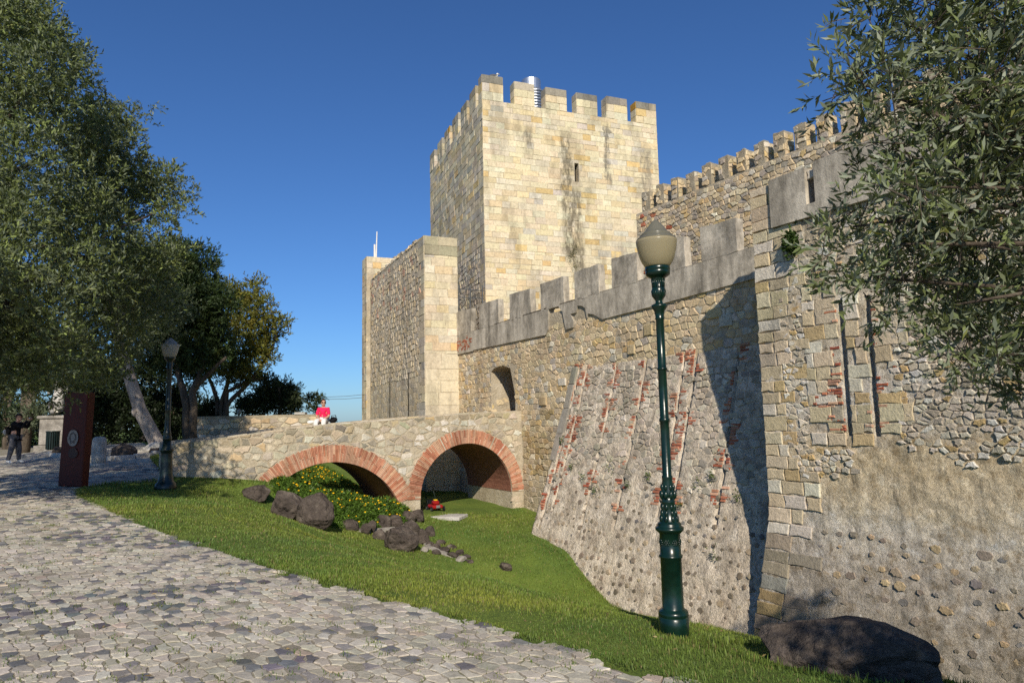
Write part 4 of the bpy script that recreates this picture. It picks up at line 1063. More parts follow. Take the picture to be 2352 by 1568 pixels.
for y0, y1, r0, r1, n_ in ((605, 678, 54, 49, 18), (705, 752, 59, 52, 14)):
    z0, R0 = z1l(y0, r0); zz1, R1 = z1l(y1, r1); parts = []
    for i in range(n_):
        an = 6.283 * i / n_; d = Vector((math.cos(an), math.sin(an), 0))
        parts.append(tube([base_r + d * R0 * kk * 1.01 + Vector((0, 0, z0 * kk)), base_r + d * R1 * kk * 1.01 + Vector((0, 0, zz1 * kk))], [.0045, .0045], 5))
    link('fluting', mesh_py('fl', *join_vf(parts), smooth=True), 'green_paint', lr)
# left lamp
bl = ground_hit(380, 1124)
k2 = height_to(bl, 776) / ((1250 + 18) / 3.336)
zl = lambda y, r: ((850 + 1250 / 3.336 - (850 + y / 3.336)), r / 3.336)
prof2 = [zl(1252, 84), zl(1235, 86), zl(1205, 80), zl(1195, 74), zl(1180, 60), zl(1120, 50), zl(960, 44), zl(940, 44), zl(932, 54), zl(915, 52), zl(905, 40), zl(850, 32), zl(830, 36), zl(815, 33), zl(800, 27), zl(790, 30), zl(775, 28), zl(760, 22), zl(600, 20), zl(590, 24), zl(582, 20), zl(260, 18), zl(250, 22), zl(240, 22), zl(232, 18), zl(210, 26), zl(200, 20), zl(175, 26), zl(160, 42), zl(150, 46), zl(146, 40)]
glb2 = [zl(150, 40), zl(120, 54), zl(80, 64), zl(50, 70), zl(40, 70), zl(32, 58), zl(25, 52), zl(10, 38), zl(-5, 22), zl(-15, 8), zl(-18, 1)]
lamp(bl, prof2, glb2, k2, 'dark shaded lamp post with white globe standing by the left end of the bridge', 'dark_paint', 'globe_white')
# far small lamp
p = at(548, 985, 38.5); p.z = H(p.x, p.y)
ft = (at(548, 938, 38.5).z - p.z) / ((1252 + 18) / 3.336) 
lamp(p, prof2, glb2, ft, 'tiny distant lamp post in front of the far rampart wall', 'dark_paint', 'globe_white')

# ================================================================== PEOPLE
def skin_mesh(J, E_, R_, root):
    names = list(J); me = bpy.data.meshes.new('sk'); me.from_pydata([J[n] for n in names], [(names.index(a), names.index(b)) for a, b in E_], [])
    o = bpy.data.objects.new('sk', me); COLL.objects.link(o); md = o.modifiers.new('s', 'SKIN'); md.use_smooth_shade = True
    for i, n in enumerate(names):
        sv = me.skin_vertices[0].data[i]; r = R_[n]; sv.radius = (r, r) if not isinstance(r, tuple) else r; sv.use_root = (n == root)
    s = o.modifiers.new('ss', 'SUBSURF'); s.levels = 2; s.render_levels = 2
    bpy.context.view_layer.update(); dg = bpy.context.evaluated_depsgraph_get(); out = bpy.data.meshes.new_from_object(o.evaluated_get(dg)); bpy.data.objects.remove(o); return out
def fingers(w_, d, up, s=1.0):
    """palm and five separate curled fingers as closed tubes rooted in the palm"""
    d = Vector(d).normalized(); up = Vector(up).normalized(); x = d.cross(up).normalized(); w_ = Vector(w_); parts = [ellipsoid(w_ + d * .045 * s, (.042 * s, .042 * s, .026 * s), 8, 6)]
    for i, L in enumerate((.07, .08, .075, .06)):
        r = w_ + d * .075 * s + x * (.03 - .02 * i) * s
        parts.append(tube([r - d * .03 * s, r + d * L * .4 * s - up * .008 * s, r + d * L * .75 * s - up * .03 * s, r + d * L * .8 * s - up * .05 * s], [.010 * s, .0095 * s, .009 * s, .007 * s], 6))
    r = w_ + d * .03 * s + x * .035 * s
    parts.append(tube([r - x * .02 * s, r + d * .025 * s + x * .025 * s, r + d * .055 * s + x * .025 * s - up * .02 * s], [.012 * s, .011 * s, .008 * s], 6)); return parts
def head(c, facing, s=1.0):
    f_ = Vector((facing[0], facing[1], 0)).normalized(); x = Vector((f_.y, -f_.x, 0)); z = Vector((0, 0, 1)); rot = Matrix((x, f_, z)).transposed().to_quaternion()
    P = lambda a, b, c_: c + (x * a + f_ * b + z * c_) * s
    sk = join_vf([ellipsoid(P(0, 0, 0), (.075 * s, .095 * s, .115 * s), 16, 12, rot), ellipsoid(P(0, .03, -.06), (.055 * s, .065 * s, .06 * s), 12, 8, rot), tube([P(0, .088, .02), P(0, .112, -.022), P(0, .09, -.03)], [.008 * s, .016 * s, .010 * s], 6),
                  ellipsoid(P(.077, -.005, -.01), (.012 * s, .022 * s, .032 * s), 8, 6, rot), ellipsoid(P(-.077, -.005, -.01), (.012 * s, .022 * s, .032 * s), 8, 6, rot)])
    mouth = ellipsoid(P(0, .088, -.062), (.024 * s, .010 * s, .008 * s), 8, 6, rot)
    eyes = join_vf([ellipsoid(P(s_ * .03, .082, .012), (.014 * s, .012 * s, .009 * s), 8, 6, rot) for s_ in (-1, 1)])
    return P, sk, mouth, eyes, rot, x, f_
def person(loc, label, J, facing, hc, mats, s=1.0, cap=False, hairlong=False, glasses=True, hands=()):
    t = thing('person', loc, label, 'person')
    W_ = {k: tuple(Vector(loc) + Vector(v) * s) for k, v in J.items()}
    Rb = dict(pel=.125, spi=.115, che=.135, nek=.055, hed=.06, shL=.06, shR=.06, elL=.042, elR=.042, wrL=.028, wrR=.028, hiL=.09, hiR=.09, knL=.062, knR=.062, anL=.042, anR=.042, toL=.04, toR=.04)
    E_ = [('pel', 'spi'), ('spi', 'che'), ('che', 'nek'), ('nek', 'hed'), ('che', 'shL'), ('che', 'shR'), ('shL', 'elL'), ('elL', 'wrL'), ('shR', 'elR'), ('elR', 'wrR'), ('pel', 'hiL'), ('pel', 'hiR'), ('hiL', 'knL'), ('hiR', 'knR'), ('knL', 'anL'), ('knR', 'anR'), ('anL', 'toL'), ('anR', 'toR')]
    R_ = {k: v * s for k, v in Rb.items()}
    hc_ = Vector(loc) + Vector(hc) * s; P, sk, mouth, eyes, rot, x, f_ = head(hc_, facing, s)
    body = skin_mesh(W_, E_, R_, 'pel'); bv = [v.co[:] for v in body.vertices]; bf = [list(p.vertices) for p in body.polygons]
    hp = []
    for (w_, d, up) in hands: hp += fingers(Vector(loc) + Vector(w_) * s, d, up, s)
    link('body', mesh_py('body', *join_vf([(bv, bf), sk] + hp), smooth=True), 'skin', t)
    top = ['pel', 'spi', 'che', 'shL', 'shR', 'elL', 'elR'] + (['wrL', 'wrR'] if mats.get('long') else []); 
    JJ = {k: W_[k] for k in top}; 
    for sd in 'LR':
        if not mats.get('long'): a_, b_ = Vector(W_['sh' + sd]), Vector(W_['el' + sd]); JJ['el' + sd] = tuple(a_ + (b_ - a_) * .9)
    JJ['hem'] = tuple(Vector(JJ['pel']) - Vector((0, 0, (.14 if mats.get('long') else .06) * s))); top.append('hem'); R_['hem'] = .125 * s
    JJ['col'] = tuple(Vector(W_['che']).lerp(Vector(W_['nek']), .62)); top.append('col'); R_['col'] = .075 * s
    link('shirt', skin_mesh(JJ, [e for e in E_ if e[0] in top and e[1] in top] + [('pel', 'hem'), ('che', 'col')], {k: R_[k] * 1.18 + .012 * s for k in top}, 'pel'), mats['top'], t)
    lg = ['pel', 'hiL', 'hiR', 'knL', 'knR', 'anL', 'anR']
    link('trousers', skin_mesh({k: W_[k] for k in lg}, [e for e in E_ if e[0] in lg and e[1] in lg], {k: R_[k] * (1.5 if k[:2] in ('kn', 'an') else 1.2) for k in lg}, 'pel'), mats['leg'], t)
    for sd in 'LR':
        a_, b_ = Vector(W_['an' + sd]), Vector(W_['to' + sd]); link('shoe', mesh_py('sh', *tube([a_ + (a_ - b_) * .3 - Vector((0, 0, .02 * s)), a_, b_, b_ + (b_ - a_) * .4], [.03 * s, .05 * s, .045 * s, .02 * s], 10), smooth=True), mats['shoe'], t)
    link('mouth', mesh_py('m', *mouth, smooth=True), 'hair', t); link('eyes', mesh_py('e', *eyes, smooth=True), 'black', t)
    if glasses: link('sunglasses', mesh_py('g', *join_vf([ellipsoid(P(s_ * .036, .088, .014), (.03 * s, .012 * s, .02 * s), 8, 6, rot) for s_ in (-1, 1)] + [tube([P(s_ * .068, .06, .016), P(s_ * .078, -.01, .016)], [.006 * s, .006 * s], 5) for s_ in (-1, 1)])), 'black', t)
    hv, hf = ellipsoid(P(0, -.018, .03), (.086 * s, .098 * s, .105 * s), 16, 12, rot)
    keepf = [f for f in hf if sum((Vector(hv[i]) - P(0, .055, .03)).dot(f_) < (.012 if (Vector(hv[i]) - hc_).z > .055 * s else -.045 * s) for i in f) == len(f)]
    link('hair', mesh_py('h', hv, keepf, True), 'hair', t)
    if cap:
        cv, cf = ellipsoid(P(0, 0, .05), (.092 * s, .106 * s, .09 * s), 16, 12, rot); cf = [f for f in cf if all((Vector(cv[i]) - hc_).z > .045 * s for i in f)]
        brim = ellipsoid(P(0, .12, .052), (.07 * s, .07 * s, .010 * s), 12, 6, rot); link('cap', mesh_py('c', *join_vf([(cv, cf), brim]), smooth=True), 'black_cloth', t)
    return t
a_, z_ = B.pix(743, 977, -BW + .2); loc = Vector(B.P(a_, ptop(a_) - .0, -BW + .16))
J = dict(pel=(0, 0, .10), spi=(.01, -.01, .29), che=(.015, -.03, .46), nek=(.02, -.05, .575), hed=(.02, -.06, .68), shL=(.175, -.03, .50), shR=(-.145, -.03, .50), elL=(.225, -.10, .25), elR=(-.205, -.10, .25), wrL=(.10, -.29, .145), wrR=(-.06, -.30, .145),
         hiL=(.09, -.06, .09), hiR=(-.09, -.06, .09), knL=(.14, -.46, .09), knR=(-.13, -.46, .09), anL=(.13, -.47, -.32), anR=(-.12, -.47, -.32), toL=(.13, -.58, -.36), toR=(-.12, -.58, -.36))
wom = person(loc, 'woman in bright pink top and sunglasses sitting on the bridge parapet', J, (.35, -1), (.025, -.07, .715), dict(top='pink', leg='white_cloth', shoe='white_cloth'), 1.0, hands=(((.10, -.29, .145), (-.7, -.5, -.3), (0, -.3, 1)), ((-.06, -.30, .145), (.7, -.5, -.3), (0, -.3, 1))))
bg_ = loc + Vector((.36, .05, .0))
bag = thing('backpack', bg_, 'black bag lying on the parapet beside the woman in pink', 'bag')
link('body', rock_mesh(bg_ + Vector((0, 0, .11)), .34, .26, .24, 4.4, 3), 'black_cloth', bag)
link('strap', mesh_py('s', *tube([bg_ + Vector((-.1, -.1, .05)), bg_ + Vector((-.05, -.12, .26)), bg_ + Vector((.08, -.1, .28)), bg_ + Vector((.14, -.1, .05))], [.015] * 4, 6)), 'black_cloth', bag)
wb = loc + Vector((-.42, .0, 0)); me = rock_mesh(wb + Vector((0, 0, .05)), .34, .2, .14, 7.7, 3)
tag(link('plastic_bag', me, 'white_cloth'), 'white plastic bag lying on the parapet left of the woman', 'bag')

mloc = ground_hit(32, 1064); sM = 1.0
J = dict(pel=(0, 0, .95), spi=(-.01, .01, 1.13), che=(-.01, .02, 1.32), nek=(.03, .02, 1.46), hed=(.06, .02, 1.56), shL=(.02, .19, 1.40), shR=(.02, -.16, 1.40), elL=(.27, .20, 1.24), elR=(.30, -.12, 1.24), wrL=(.40, .10, 1.50), wrR=(.42, -.04, 1.50),
         hiL=(0, .09, .90), hiR=(0, -.09, .90), knL=(.06, .13, .50), knR=(-.04, -.11, .50), anL=(.05, .15, .09), anR=(-.13, -.13, .09), toL=(.18, .16, .05), toR=(0, -.15, .05))
man = person(mloc, 'man in black top, cap and grey trousers raising a camera to his face', J, (1, .1), (.07, .02, 1.61), dict(top='black_cloth', leg='grey_cloth', shoe='white_cloth', long=True), sM, cap=True, hands=(((.40, .10, 1.50), (.5, -.4, .5), (-.5, 0, .6)), ((.42, -.04, 1.50), (.5, .4, .5), (-.5, 0, .6))))
cp_ = mloc + Vector((.47, .03, 1.56)); cm = thing('camera_in_hand', cp_ - Vector((0, 0, .03)), 'small silver camera held up by the man on the path', 'camera')
link('body', bevel_box(cp_ - Vector((0, 0, .03)), .03, .10, .06, 0, .006), 'steel', cm); link('lens', mesh_py('l', *tube([cp_ + Vector((.01, 0, 0)), cp_ + Vector((.05, 0, 0))], [.022, .02], 12)), 'black', cm)
bp = mloc + Vector((-.2, -.05, 1.0)); bk = thing('shoulder_bag', bp, 'black and white shoulder bag hanging on the back of the man with the camera', 'bag')
link('body', rock_mesh(bp + Vector((-.02, 0, .14)), .2, .3, .3, 9.1, 3), 'black_cloth', bk); link('pocket', rock_mesh(bp + Vector((-.1, -.06, .1)), .1, .2, .18, 2.1, 3), 'white_cloth', bk)
link('strap', mesh_py('s', *tube([bp + Vector((0, -.1, .25)), mloc + Vector((.03, -.13, 1.47)), mloc + Vector((.13, .05, 1.3)), mloc + Vector((.05, .15, 1.05))], [.018] * 4, 6)), 'black_cloth', bk)

# ================================================================== STREET FURNITURE AND SMALL THINGS
p = ground_hit(168, 1116); kx = p.y / FPX
rp = thing('information_pillar', p, 'tall rust-red information pillar with a white emblem at the edge of the lawn', 'sign')
rz = -.25
me = bevel_box((0, 0, 0), 66 * kx, .22, 212 * kx, 0, .02); me.transform(Matrix.Translation(p) @ Matrix.Rotation(.03, 4, 'Y') @ Matrix.Rotation(rz, 4, 'Z')); link('slab', me, 'red_panel', rp)
nrm = Vector((math.sin(rz), -math.cos(rz), 0)); tx = Vector((math.cos(rz), math.sin(rz), 0))
o0 = p + nrm * .115
def disc(c, rx, rz_, seed, n=26, th=.008):
    v = []
    for dd in (0, th):
        for i in range(n):
            an = 6.283 * i / n; r = 1 + .10 * noise.noise((math.cos(an) * 1.5, math.sin(an) * 1.5, seed)); v.append(c + tx * rx * r * math.cos(an) + Vector((0, 0, 1)) * rz_ * r * math.sin(an) + nrm * dd)
    return v, [list(range(n))[::-1], list(range(n, 2 * n))] + [[i, (i + 1) % n, n + (i + 1) % n, n + i] for i in range(n)]
ec = o0 + Vector((0, 0, (1116 - 1008) * kx)) + tx * .05
em = link('emblem', fix_normals(mesh_py('em', *disc(ec, .16, .20, 1.0))), 'white_print', rp)
parts = []
for i in range(7):
    an = i * .9; c1 = ec + nrm * .012 + tx * .10 * math.cos(an) + Vector((0, 0, .13 * math.sin(an))); c2 = ec + nrm * .012 + tx * .12 * math.cos(an + 1.6) + Vector((0, 0, .15 * math.sin(an + 1.6)))
    parts.append(tube([c1, (c1 + c2) / 2 + Vector((0, 0, .02)), c2], [.006] * 3, 5))
link('emblem_lines', mesh_py('el', *join_vf(parts)), 'grey_cloth', rp)
link('lower_print', fix_normals(mesh_py('lp', *disc(ec + Vector((0, 0, -.36)) + tx * .02, .14, .13, 4.0))), mat_plain('dull_print', (.07, .045, .04), .7), rp)
# bollard
p = ground_hit(226, 1068); kx = p.y / FPX; hb = 64 * kx
bo = thing('bollard', p, 'short round-topped pale stone bollard beside the path', 'bollard')
me = lathe([(0, .20), (hb * .3, .215), (hb * .85, .21), (hb * .95, .185), (hb, .12), (hb * 1.01, .02)], p, 20); link('post', me, 'marble', bo)
link('foot', lathe([(-.05, .27), (.05, .27), (.07, .22)], p, 20), 'marble', bo)
# kerb, boulders and path edge of the lawn island
kb = thing('kerb', ground_hit(240, 1056), 'low pale kerb stones edging the lawn island on the far side of the path', 'kerb')
kp = [ground_hit(u, v) for u, v in ((96, 1034), (120, 1046), (165, 1052), (215, 1056), (262, 1056), (310, 1052), (352, 1046), (384, 1038))]
for i in range(len(kp) - 1):
    n = max(1, int((kp[i + 1] - kp[i]).length / .8))
    for j in range(n):
        a_ = kp[i].lerp(kp[i + 1], j / n); b_ = kp[i].lerp(kp[i + 1], (j + .96) / n); mid = (a_ + b_) / 2
        link('kerb_stone', bevel_box((mid.x, mid.y, mid.z - .1), (b_ - a_).length, .22, .24, math.atan2(b_.y - a_.y, b_.x - a_.x), .02), 'marble', kb)
for (u, v, a_, b_, lb) in ((274, 1052, 66, 30, 'dark flat boulder on the lawn right of the bollard'), (203, 1053, 50, 30, 'dark boulder half hidden behind the bollard'), (130, 1046, 46, 22, 'brown boulder on the lawn left of the red pillar'), (352, 1044, 40, 16, 'small brown rock at the foot of the leaning trunk'), (320, 1014, 52, 14, 'low brown rock in the shade on top of the lawn island')):
    rock_at(u, v, a_, b_, lb)
# litter bin
p = ground_hit(122, 1036); p = at(120, 1030, 29); p.z = H(p.x, p.y)
bn = thing('litter_bin', p, 'dark slatted litter bin in the shade by the plinth', 'bin')
link('liner', lathe([(0, .20), (.7, .22)], p, 18), 'black', bn)
for i in range(18):
    an = 6.283 * i / 18; d = Vector((math.cos(an), math.sin(an), 0)); c = p + d * .24
    link('slat', bevel_box((c.x, c.y, p.z + .03), .012, .05, .74, an, .004), 'dark_paint', bn)
link('rim', lathe([(.74, .235), (.74, .27), (.79, .27), (.79, .235)], p, 18), 'dark_paint', bn)
# plinth and statue
p = at(125, 1030, 32); p.z = H(p.x, p.y); kx = 32 / FPX
pls = thing('statue_plinth', p, 'weathered pale stone plinth under the trees on the left', 'plinth')
link('base_block', bevel_box(p, 1.3, 1.15, .3, .2, .03), 'old_stone', pls); link('shaft', bevel_box(p + Vector((0, 0, .303)), 1.0, .9, 1.2, .2, .03), 'old_stone', pls); link('cornice', bevel_box(p + Vector((0, 0, 1.506)), 1.2, 1.05, .15, .2, .04), 'old_stone', pls)  # weathered stone, also darkened to carry the dappled shade of the trees
sp0 = p + Vector((0, 0, 1.66)); stt = thing('statue', sp0, 'white draped stone statue half hidden by olive foliage', 'statue')
SJ = dict(a=sp0 + Vector((-.3, 0, .12)), b=sp0 + Vector((-.05, 0, .3)), c=sp0 + Vector((.1, 0, .9)), d=sp0 + Vector((.1, 0, 1.5)), e=sp0 + Vector((.1, 0, 1.75)), h=sp0 + Vector((.1, -.03, 1.95)), l=sp0 + Vector((.42, 0, 1.35)), m=sp0 + Vector((.5, -.15, .95)), r=sp0 + Vector((-.22, 0, 1.35)), s=sp0 + Vector((-.3, -.2, 1.0)), f=sp0 + Vector((.15, -.05, .2)))
link('figure', skin_mesh({k: tuple(v) for k, v in SJ.items()}, [('a', 'b'), ('b', 'c'), ('c', 'd'), ('d', 'e'), ('e', 'h'), ('d', 'l'), ('l', 'm'), ('d', 'r'), ('r', 's'), ('c', 'f')], dict(a=.16, b=.28, c=.22, d=.24, e=.09, h=.13, l=.1, m=.07, r=.1, s=.07, f=.22), 'c'), 'marble', stt)
# lawn mower
p = ground_hit(1000, 1172); mw = thing('lawn_mower', p, 'red and yellow lawn mower parked in the shade of the right arch', 'lawn mower')
kx = p.y / FPX; rzm = .5; TR = Matrix.Translation(p) @ Matrix.Rotation(rzm, 4, 'Z') @ Matrix.Scale(.78, 4)
def mbox(n_, c, s, mt_, bev=.03):
    me = bevel_box(c, *s, 0, bev); me.transform(TR); return link(n_, me, mt_, mw)
mbox('deck', (0, 0, .1), (.5, .62, .16), 'mower_red', .05); mbox('engine', (0, -.02, .262), (.28, .3, .16), 'mower_red', .05); mbox('engine_cover', (0, -.02, .424), (.15, .18, .05), 'mower_yellow', .02); mbox('air_filter', (.16, .02, .27), (.08, .16, .14), 'black_cloth', .02); mbox('front_plate', (0, -.33, .14), (.18, .03, .12), 'steel', .01)
for sx in (-1, 1):
    for sy in (-1, 1):
        me = mesh_py('w', *tube([Vector((sx * .25, sy * .27, .1)), Vector((sx * .31, sy * .27, .1))], [.1, .1], 18)); me.transform(TR); wh = link('wheel', me, 'rubber', mw)
        me = mesh_py('h', *tube([Vector((sx * .312, sy * .27, .1)), Vector((sx * .32, sy * .27, .1))], [.05, .05], 12)); me.transform(TR); link('hub', me, 'steel', wh)
me = mesh_py('hd', *tube([Vector((-.2, .3, .2)), Vector((-.2, .62, .65)), Vector((-.2, .8, .95)), Vector((.2, .8, .95)), Vector((.2, .62, .65)), Vector((.2, .3, .2))], [.014] * 6, 8)); me.transform(TR); link('handle', me, 'dark_paint', mw)
me = bevel_box((0, .45, .12), .34, .4, .3, 0, .06); me.transform(TR); link('grass_bag', me, 'black_cloth', mw)
# paving slab the mower stands on, drain pipe
sl_ = ground_hit(1010, 1187); tag(link('paving_slab', bevel_box((sl_.x, sl_.y + .2, sl_.z - .08), 1.6, .8, .12, -.3, .02), 'marble'), 'pale stone slab at the mouth of the right arch', 'slab')
dq = Vector(M.P(dp[0], dp[1], -.05)); nn = Vector((M.n[0], M.n[1], 0))
dr = thing('drain_pipe', dq, 'round clay drain pipe mouth at the foot of the wall right of the arch', 'pipe')
link('pipe', mesh_py('p', *tube([dq, dq + nn * .22], [.13, .13], 20)), 'vault', dr); link('opening', mesh_py('p', *tube([dq + nn * .222, dq + nn * .226], [.11, .11], 20)), 'black', dr)  # black disc over the pipe mouth, painted for the shade inside
# railing by the keep
rl = thing('railing', at(1080, 705, 32.5), 'thin grey iron railing at the foot of the keep', 'railing')
for u0, v0, u1, v1 in ((1052, 663, 1112, 668), (1052, 682, 1112, 686)): link('rail', mesh_py('r', *tube([at(u0, v0, 32.5), at(u1, v1, 32.5)], [.02, .02], 6)), 'iron', rl)
for u in (1054, 1080, 1108): link('post', mesh_py('r', *tube([at(u, 712, 32.5), at(u, 655, 32.5)], [.025, .025], 6)), 'iron', rl)
for i, (u0, v0, u1, v1) in enumerate(((722, 914, 846, 911), (722, 910, 846, 903))):
    A_, B_ = at(u0 - 40, v0 + 4, 60), at(u1 + 60, v1 - 4, 60); md_ = (A_ + B_) / 2 - Vector((0, 0, .12))
    tag(link('overhead_cable', mesh_py('c', *tube([A_, md_, B_], [.02] * 3, 5)), 'iron'), ('lower' if i == 0 else 'upper') + ' thin overhead cable crossing the sky left of the narrow tower', 'cable', 'overhead cables')
# far rampart wall
yw = 36.0; xa, xb = at(440, 980, yw).x, at(738, 980, yw).x; zt_ = at(700, 951, yw).z
FW = Frame((xa, yw), (1, .06), (.06, -1)); fwl = xb - xa
fw = thing('rampart_wall', FW.P(fwl / 2, 0, 0), 'low rubble rampart wall beyond the bridge under the trees', 'wall')
link('wall', prism(FW, rect(0, fwl, -1.5, zt_), -.6, 0), 'mortar_dark', fw)
pool = Pool(fw, 'rubble', limit=200)
for P in cells(0, fwl, -.2, zt_, .5, .26, .36): pool.stone(fr(FW), roughen(P, .03), random.uniform(.02, .06), .015, .03, pick(TAN + BRIDGE), .5)
pool.flush()
link('coping_slab', prism(FW, rect(fwl * .78, fwl * .86, zt_ + .003, zt_ + .12), -.5, .05), 'marble', fw)
# ================================================================== TREES AND PLANTS
def unit(n):
    v = RNG.normal(size=(n, 3)); return v / np.linalg.norm(v, axis=1, keepdims=True)
def sprigs(blobs, n, m_, sl, ll, lw, col, mat, name, parent, up=.25, shell=.5, var=.35, stems=None, droop=0.0, tint=None):
    C = np.array([b[0] for b in blobs]); R_ = np.array([b[1] for b in blobs]); w_ = R_ ** 2; ib = RNG.choice(len(blobs), n, p=w_ / w_.sum())
    d = unit(n); r = (shell + (1 - shell) * RNG.uniform(0, 1, n) ** .6) * R_[ib] * RNG.uniform(.82, 1.12, n); sq_ = np.array([1, 1, .85])
    P = C[ib] + d * sq_ * r[:, None]
    dirs = d * .8 + unit(n) * .7 + np.array([0, 0, up]); dirs /= np.linalg.norm(dirs, axis=1, keepdims=True)
    t = np.tile(np.linspace(.12, 1, m_), n); PP = np.repeat(P, m_, 0); DD_ = np.repeat(dirs, m_, 0); SL = sl * RNG.uniform(.6, 1.3, n); SS = np.repeat(SL, m_)
    bend = np.array([0, 0, -droop]) * (t ** 2)[:, None] * SS[:, None]
    lp = PP + DD_ * (t * SS)[:, None] + bend
    ld = DD_ * .75 + unit(n * m_) * .75 + np.array([0, 0, up * .6])
    base = np.array(col) * np.exp(RNG.normal(0, var * .5, (n, 1))); cb_ = RNG.normal(0, .16, (len(blobs), 1)); base = base * np.exp(cb_[ib])
    if tint is not None: tmask = RNG.uniform(0, 1, n) < tint[0]; base[tmask] = np.array(tint[1]) * RNG.uniform(.7, 1.3, (tmask.sum(), 1))
    cols = np.repeat(base, m_, 0) * np.exp(RNG.normal(0, var * .5, (n * m_, 1)))
    leaves(name, lp, ld, ll * RNG.uniform(.65, 1.25, n * m_), lw * RNG.uniform(.75, 1.2, n * m_), cols, mat, parent)
    if stems:
        k = min(stems, n); parts = []
        for i in range(k):
            a_ = Vector(P[i] - dirs[i] * SL[i] * .5); b_ = Vector(P[i] + dirs[i] * SL[i] * .5); c_ = Vector(P[i] + dirs[i] * SL[i]) - Vector((0, 0, droop * SL[i])); parts.append(tube([a_, b_, c_], [.0035, .0028, .0016], 3))
        link('twigs', mesh_py('tw', *join_vf(parts)), 'bark', parent)
def clumps(blobs, n=7, k=.46):
    out = []
    for c, r in blobs:
        out.append((c, r * .62))
        for _ in range(n):
            d = unit(1)[0]; out.append((tuple(np.array(c) + d * np.array([1, 1, .9]) * r * .78), r * k * random.uniform(.75, 1.2)))
    return out
def limb(path, r0, r1, seg=9, wob=.0):
    n = len(path); pts = []
    for i in range((n - 1) * 4 + 1):
        k, t = divmod(i, 4); t /= 4; k = min(k, n - 1); a_ = Vector(path[k]); b_ = Vector(path[min(k + 1, n - 1)]); q = a_.lerp(b_, t)
        if wob: q += Vector((noise.noise(q * 1.1), noise.noise(q * 1.1 + Vector((9, 0, 0))), 0)) * wob
        pts.append(q)
    N = len(pts); return tube(pts, [r0 + (r1 - r0) * i / (N - 1) for i in range(N)], seg)
def px_blobs(lst, y, jit): return [((*at(u, v, y + random.uniform(-jit, jit)),), r * y / FPX) for u, v, r in lst]

# --- near olive on the right (trunk stands outside the picture)
NB = [(2090, 60, 130), (2010, 90, 70), (1995, 30, 60), (2200, 150, 160), (1975, 185, 75), (2060, 250, 100), (1925, 205, 38), (2330, 60, 150), (2320, 260, 150), (2190, 330, 130), (2080, 350, 70), (2290, 450, 150), (2170, 470, 110), (2060, 450, 80), (1985, 455, 55), (1940, 520, 60), (2030, 560, 90), (1920, 590, 42),
      (1960, 650, 55), (2060, 650, 70), (2150, 600, 110), (2260, 620, 120), (2330, 640, 130), (2030, 700, 38), (2180, 710, 75), (2240, 770, 80), (2310, 790, 90), (2270, 850, 42), (2345, 900, 60), (2150, 770, 28), (2110, 805, 16), (2345, 1030, 22), (2420, 300, 200), (2450, 600, 200), (2420, 820, 120), (2500, 100, 250), (2250, -60, 160), (2080, -70, 120)]
nb = px_blobs(NB, 3.5, .35)
nb += [((random.uniform(2.2, 4.0), random.uniform(-1.2, .9), random.uniform(2.7, 3.8)), random.uniform(.35, .6)) for _ in range(12)]
nb += [((random.uniform(3.2, 5.4), random.uniform(1.0, 3.8), random.uniform(2.4, 4.8)), random.uniform(.45, .75)) for _ in range(14)]
tb = Vector((4.5, 2.2, H(4.5, 2.2)))
ol = thing('olive_tree', tb, 'near olive tree whose branches hang into the upper right corner', 'tree')
vp = [limb([tb - Vector((0, 0, .2)), tb + Vector((-.1, .1, .9)), tb + Vector((-.35, .3, 1.7)), tb + Vector((-.8, .5, 2.6)), tb + Vector((-1.3, .6, 3.4))], .22, .07, 12, .06)]
for u, v, y in ((2100, 60, 3.4), (1960, 190, 3.5), (2060, 250, 3.4), (1960, 520, 3.6), (2060, 560, 3.3), (2040, 640, 3.5), (2190, 700, 3.3), (2290, 820, 3.5), (2300, 300, 3.2), (2160, 430, 3.3), (2230, 560, 3.2)):
    e_ = at(u, v, y); s_ = tb + Vector((-.5, .4, random.uniform(1.7, 2.4))); mdl = s_.lerp(e_, .5) + Vector((0, 0, random.uniform(.0, .25)))
    vp.append(limb([s_, mdl, e_], .035, .006, 7, .05))
link('trunk', mesh_py('trunk', *join_vf(vp), smooth=True), 'bark', ol)
sprigs(clumps(nb, 6, .46), 8600, 13, .18, .066, .0175, (.135, .165, .062), 'olive_near', 'crown', ol, .2, .3, .35, stems=3000, droop=.12, tint=(.03, (.16, .17, .04)))

# --- big olive at the left edge
LB = [(40, 100, 110), (120, 110, 80), (170, 150, 62), (190, 190, 40), (60, 250, 150), (170, 300, 110), (250, 290, 70), (300, 262, 36), (340, 242, 12), (230, 390, 120), (320, 400, 70), (330, 470, 90), (395, 430, 55), (400, 490, 38), (440, 450, 14), (90, 450, 170), (240, 520, 140), (350, 560, 70), (60, 640, 170), (200, 660, 140), (310, 640, 90), (375, 600, 60), (390, 680, 45), (330, 730, 60), (100, 780, 120), (230, 780, 100),
      (170, 860, 80), (250, 860, 50), (60, 850, 60), (20, 760, 100), (50, 25, 60), (10, -40, 120), (-120, 150, 200), (-160, 420, 240), (-140, 680, 190), (-260, 250, 250), (-300, 550, 260), (-60, -150, 200), (-90, 840, 110)]
lbv = [px_blobs([b_], 12.4 + 3.6 * min(1, max(0, (b_[0] - 60) / 200)), .8)[0] for b_ in LB] + [((-11.3, 12.5, 3.4), 1.3), ((-10.3, 11.4, 4.3), 1.2), ((-12.6, 11.2, 4.6), 1.4), ((-11.4, 10.2, 5.4), 1.3), ((-9.2, 10.6, 3.7), 1.1), ((-8.1, 10.0, 4.1), .8), ((-10.4, 10.4, 4.0), 1.2)]
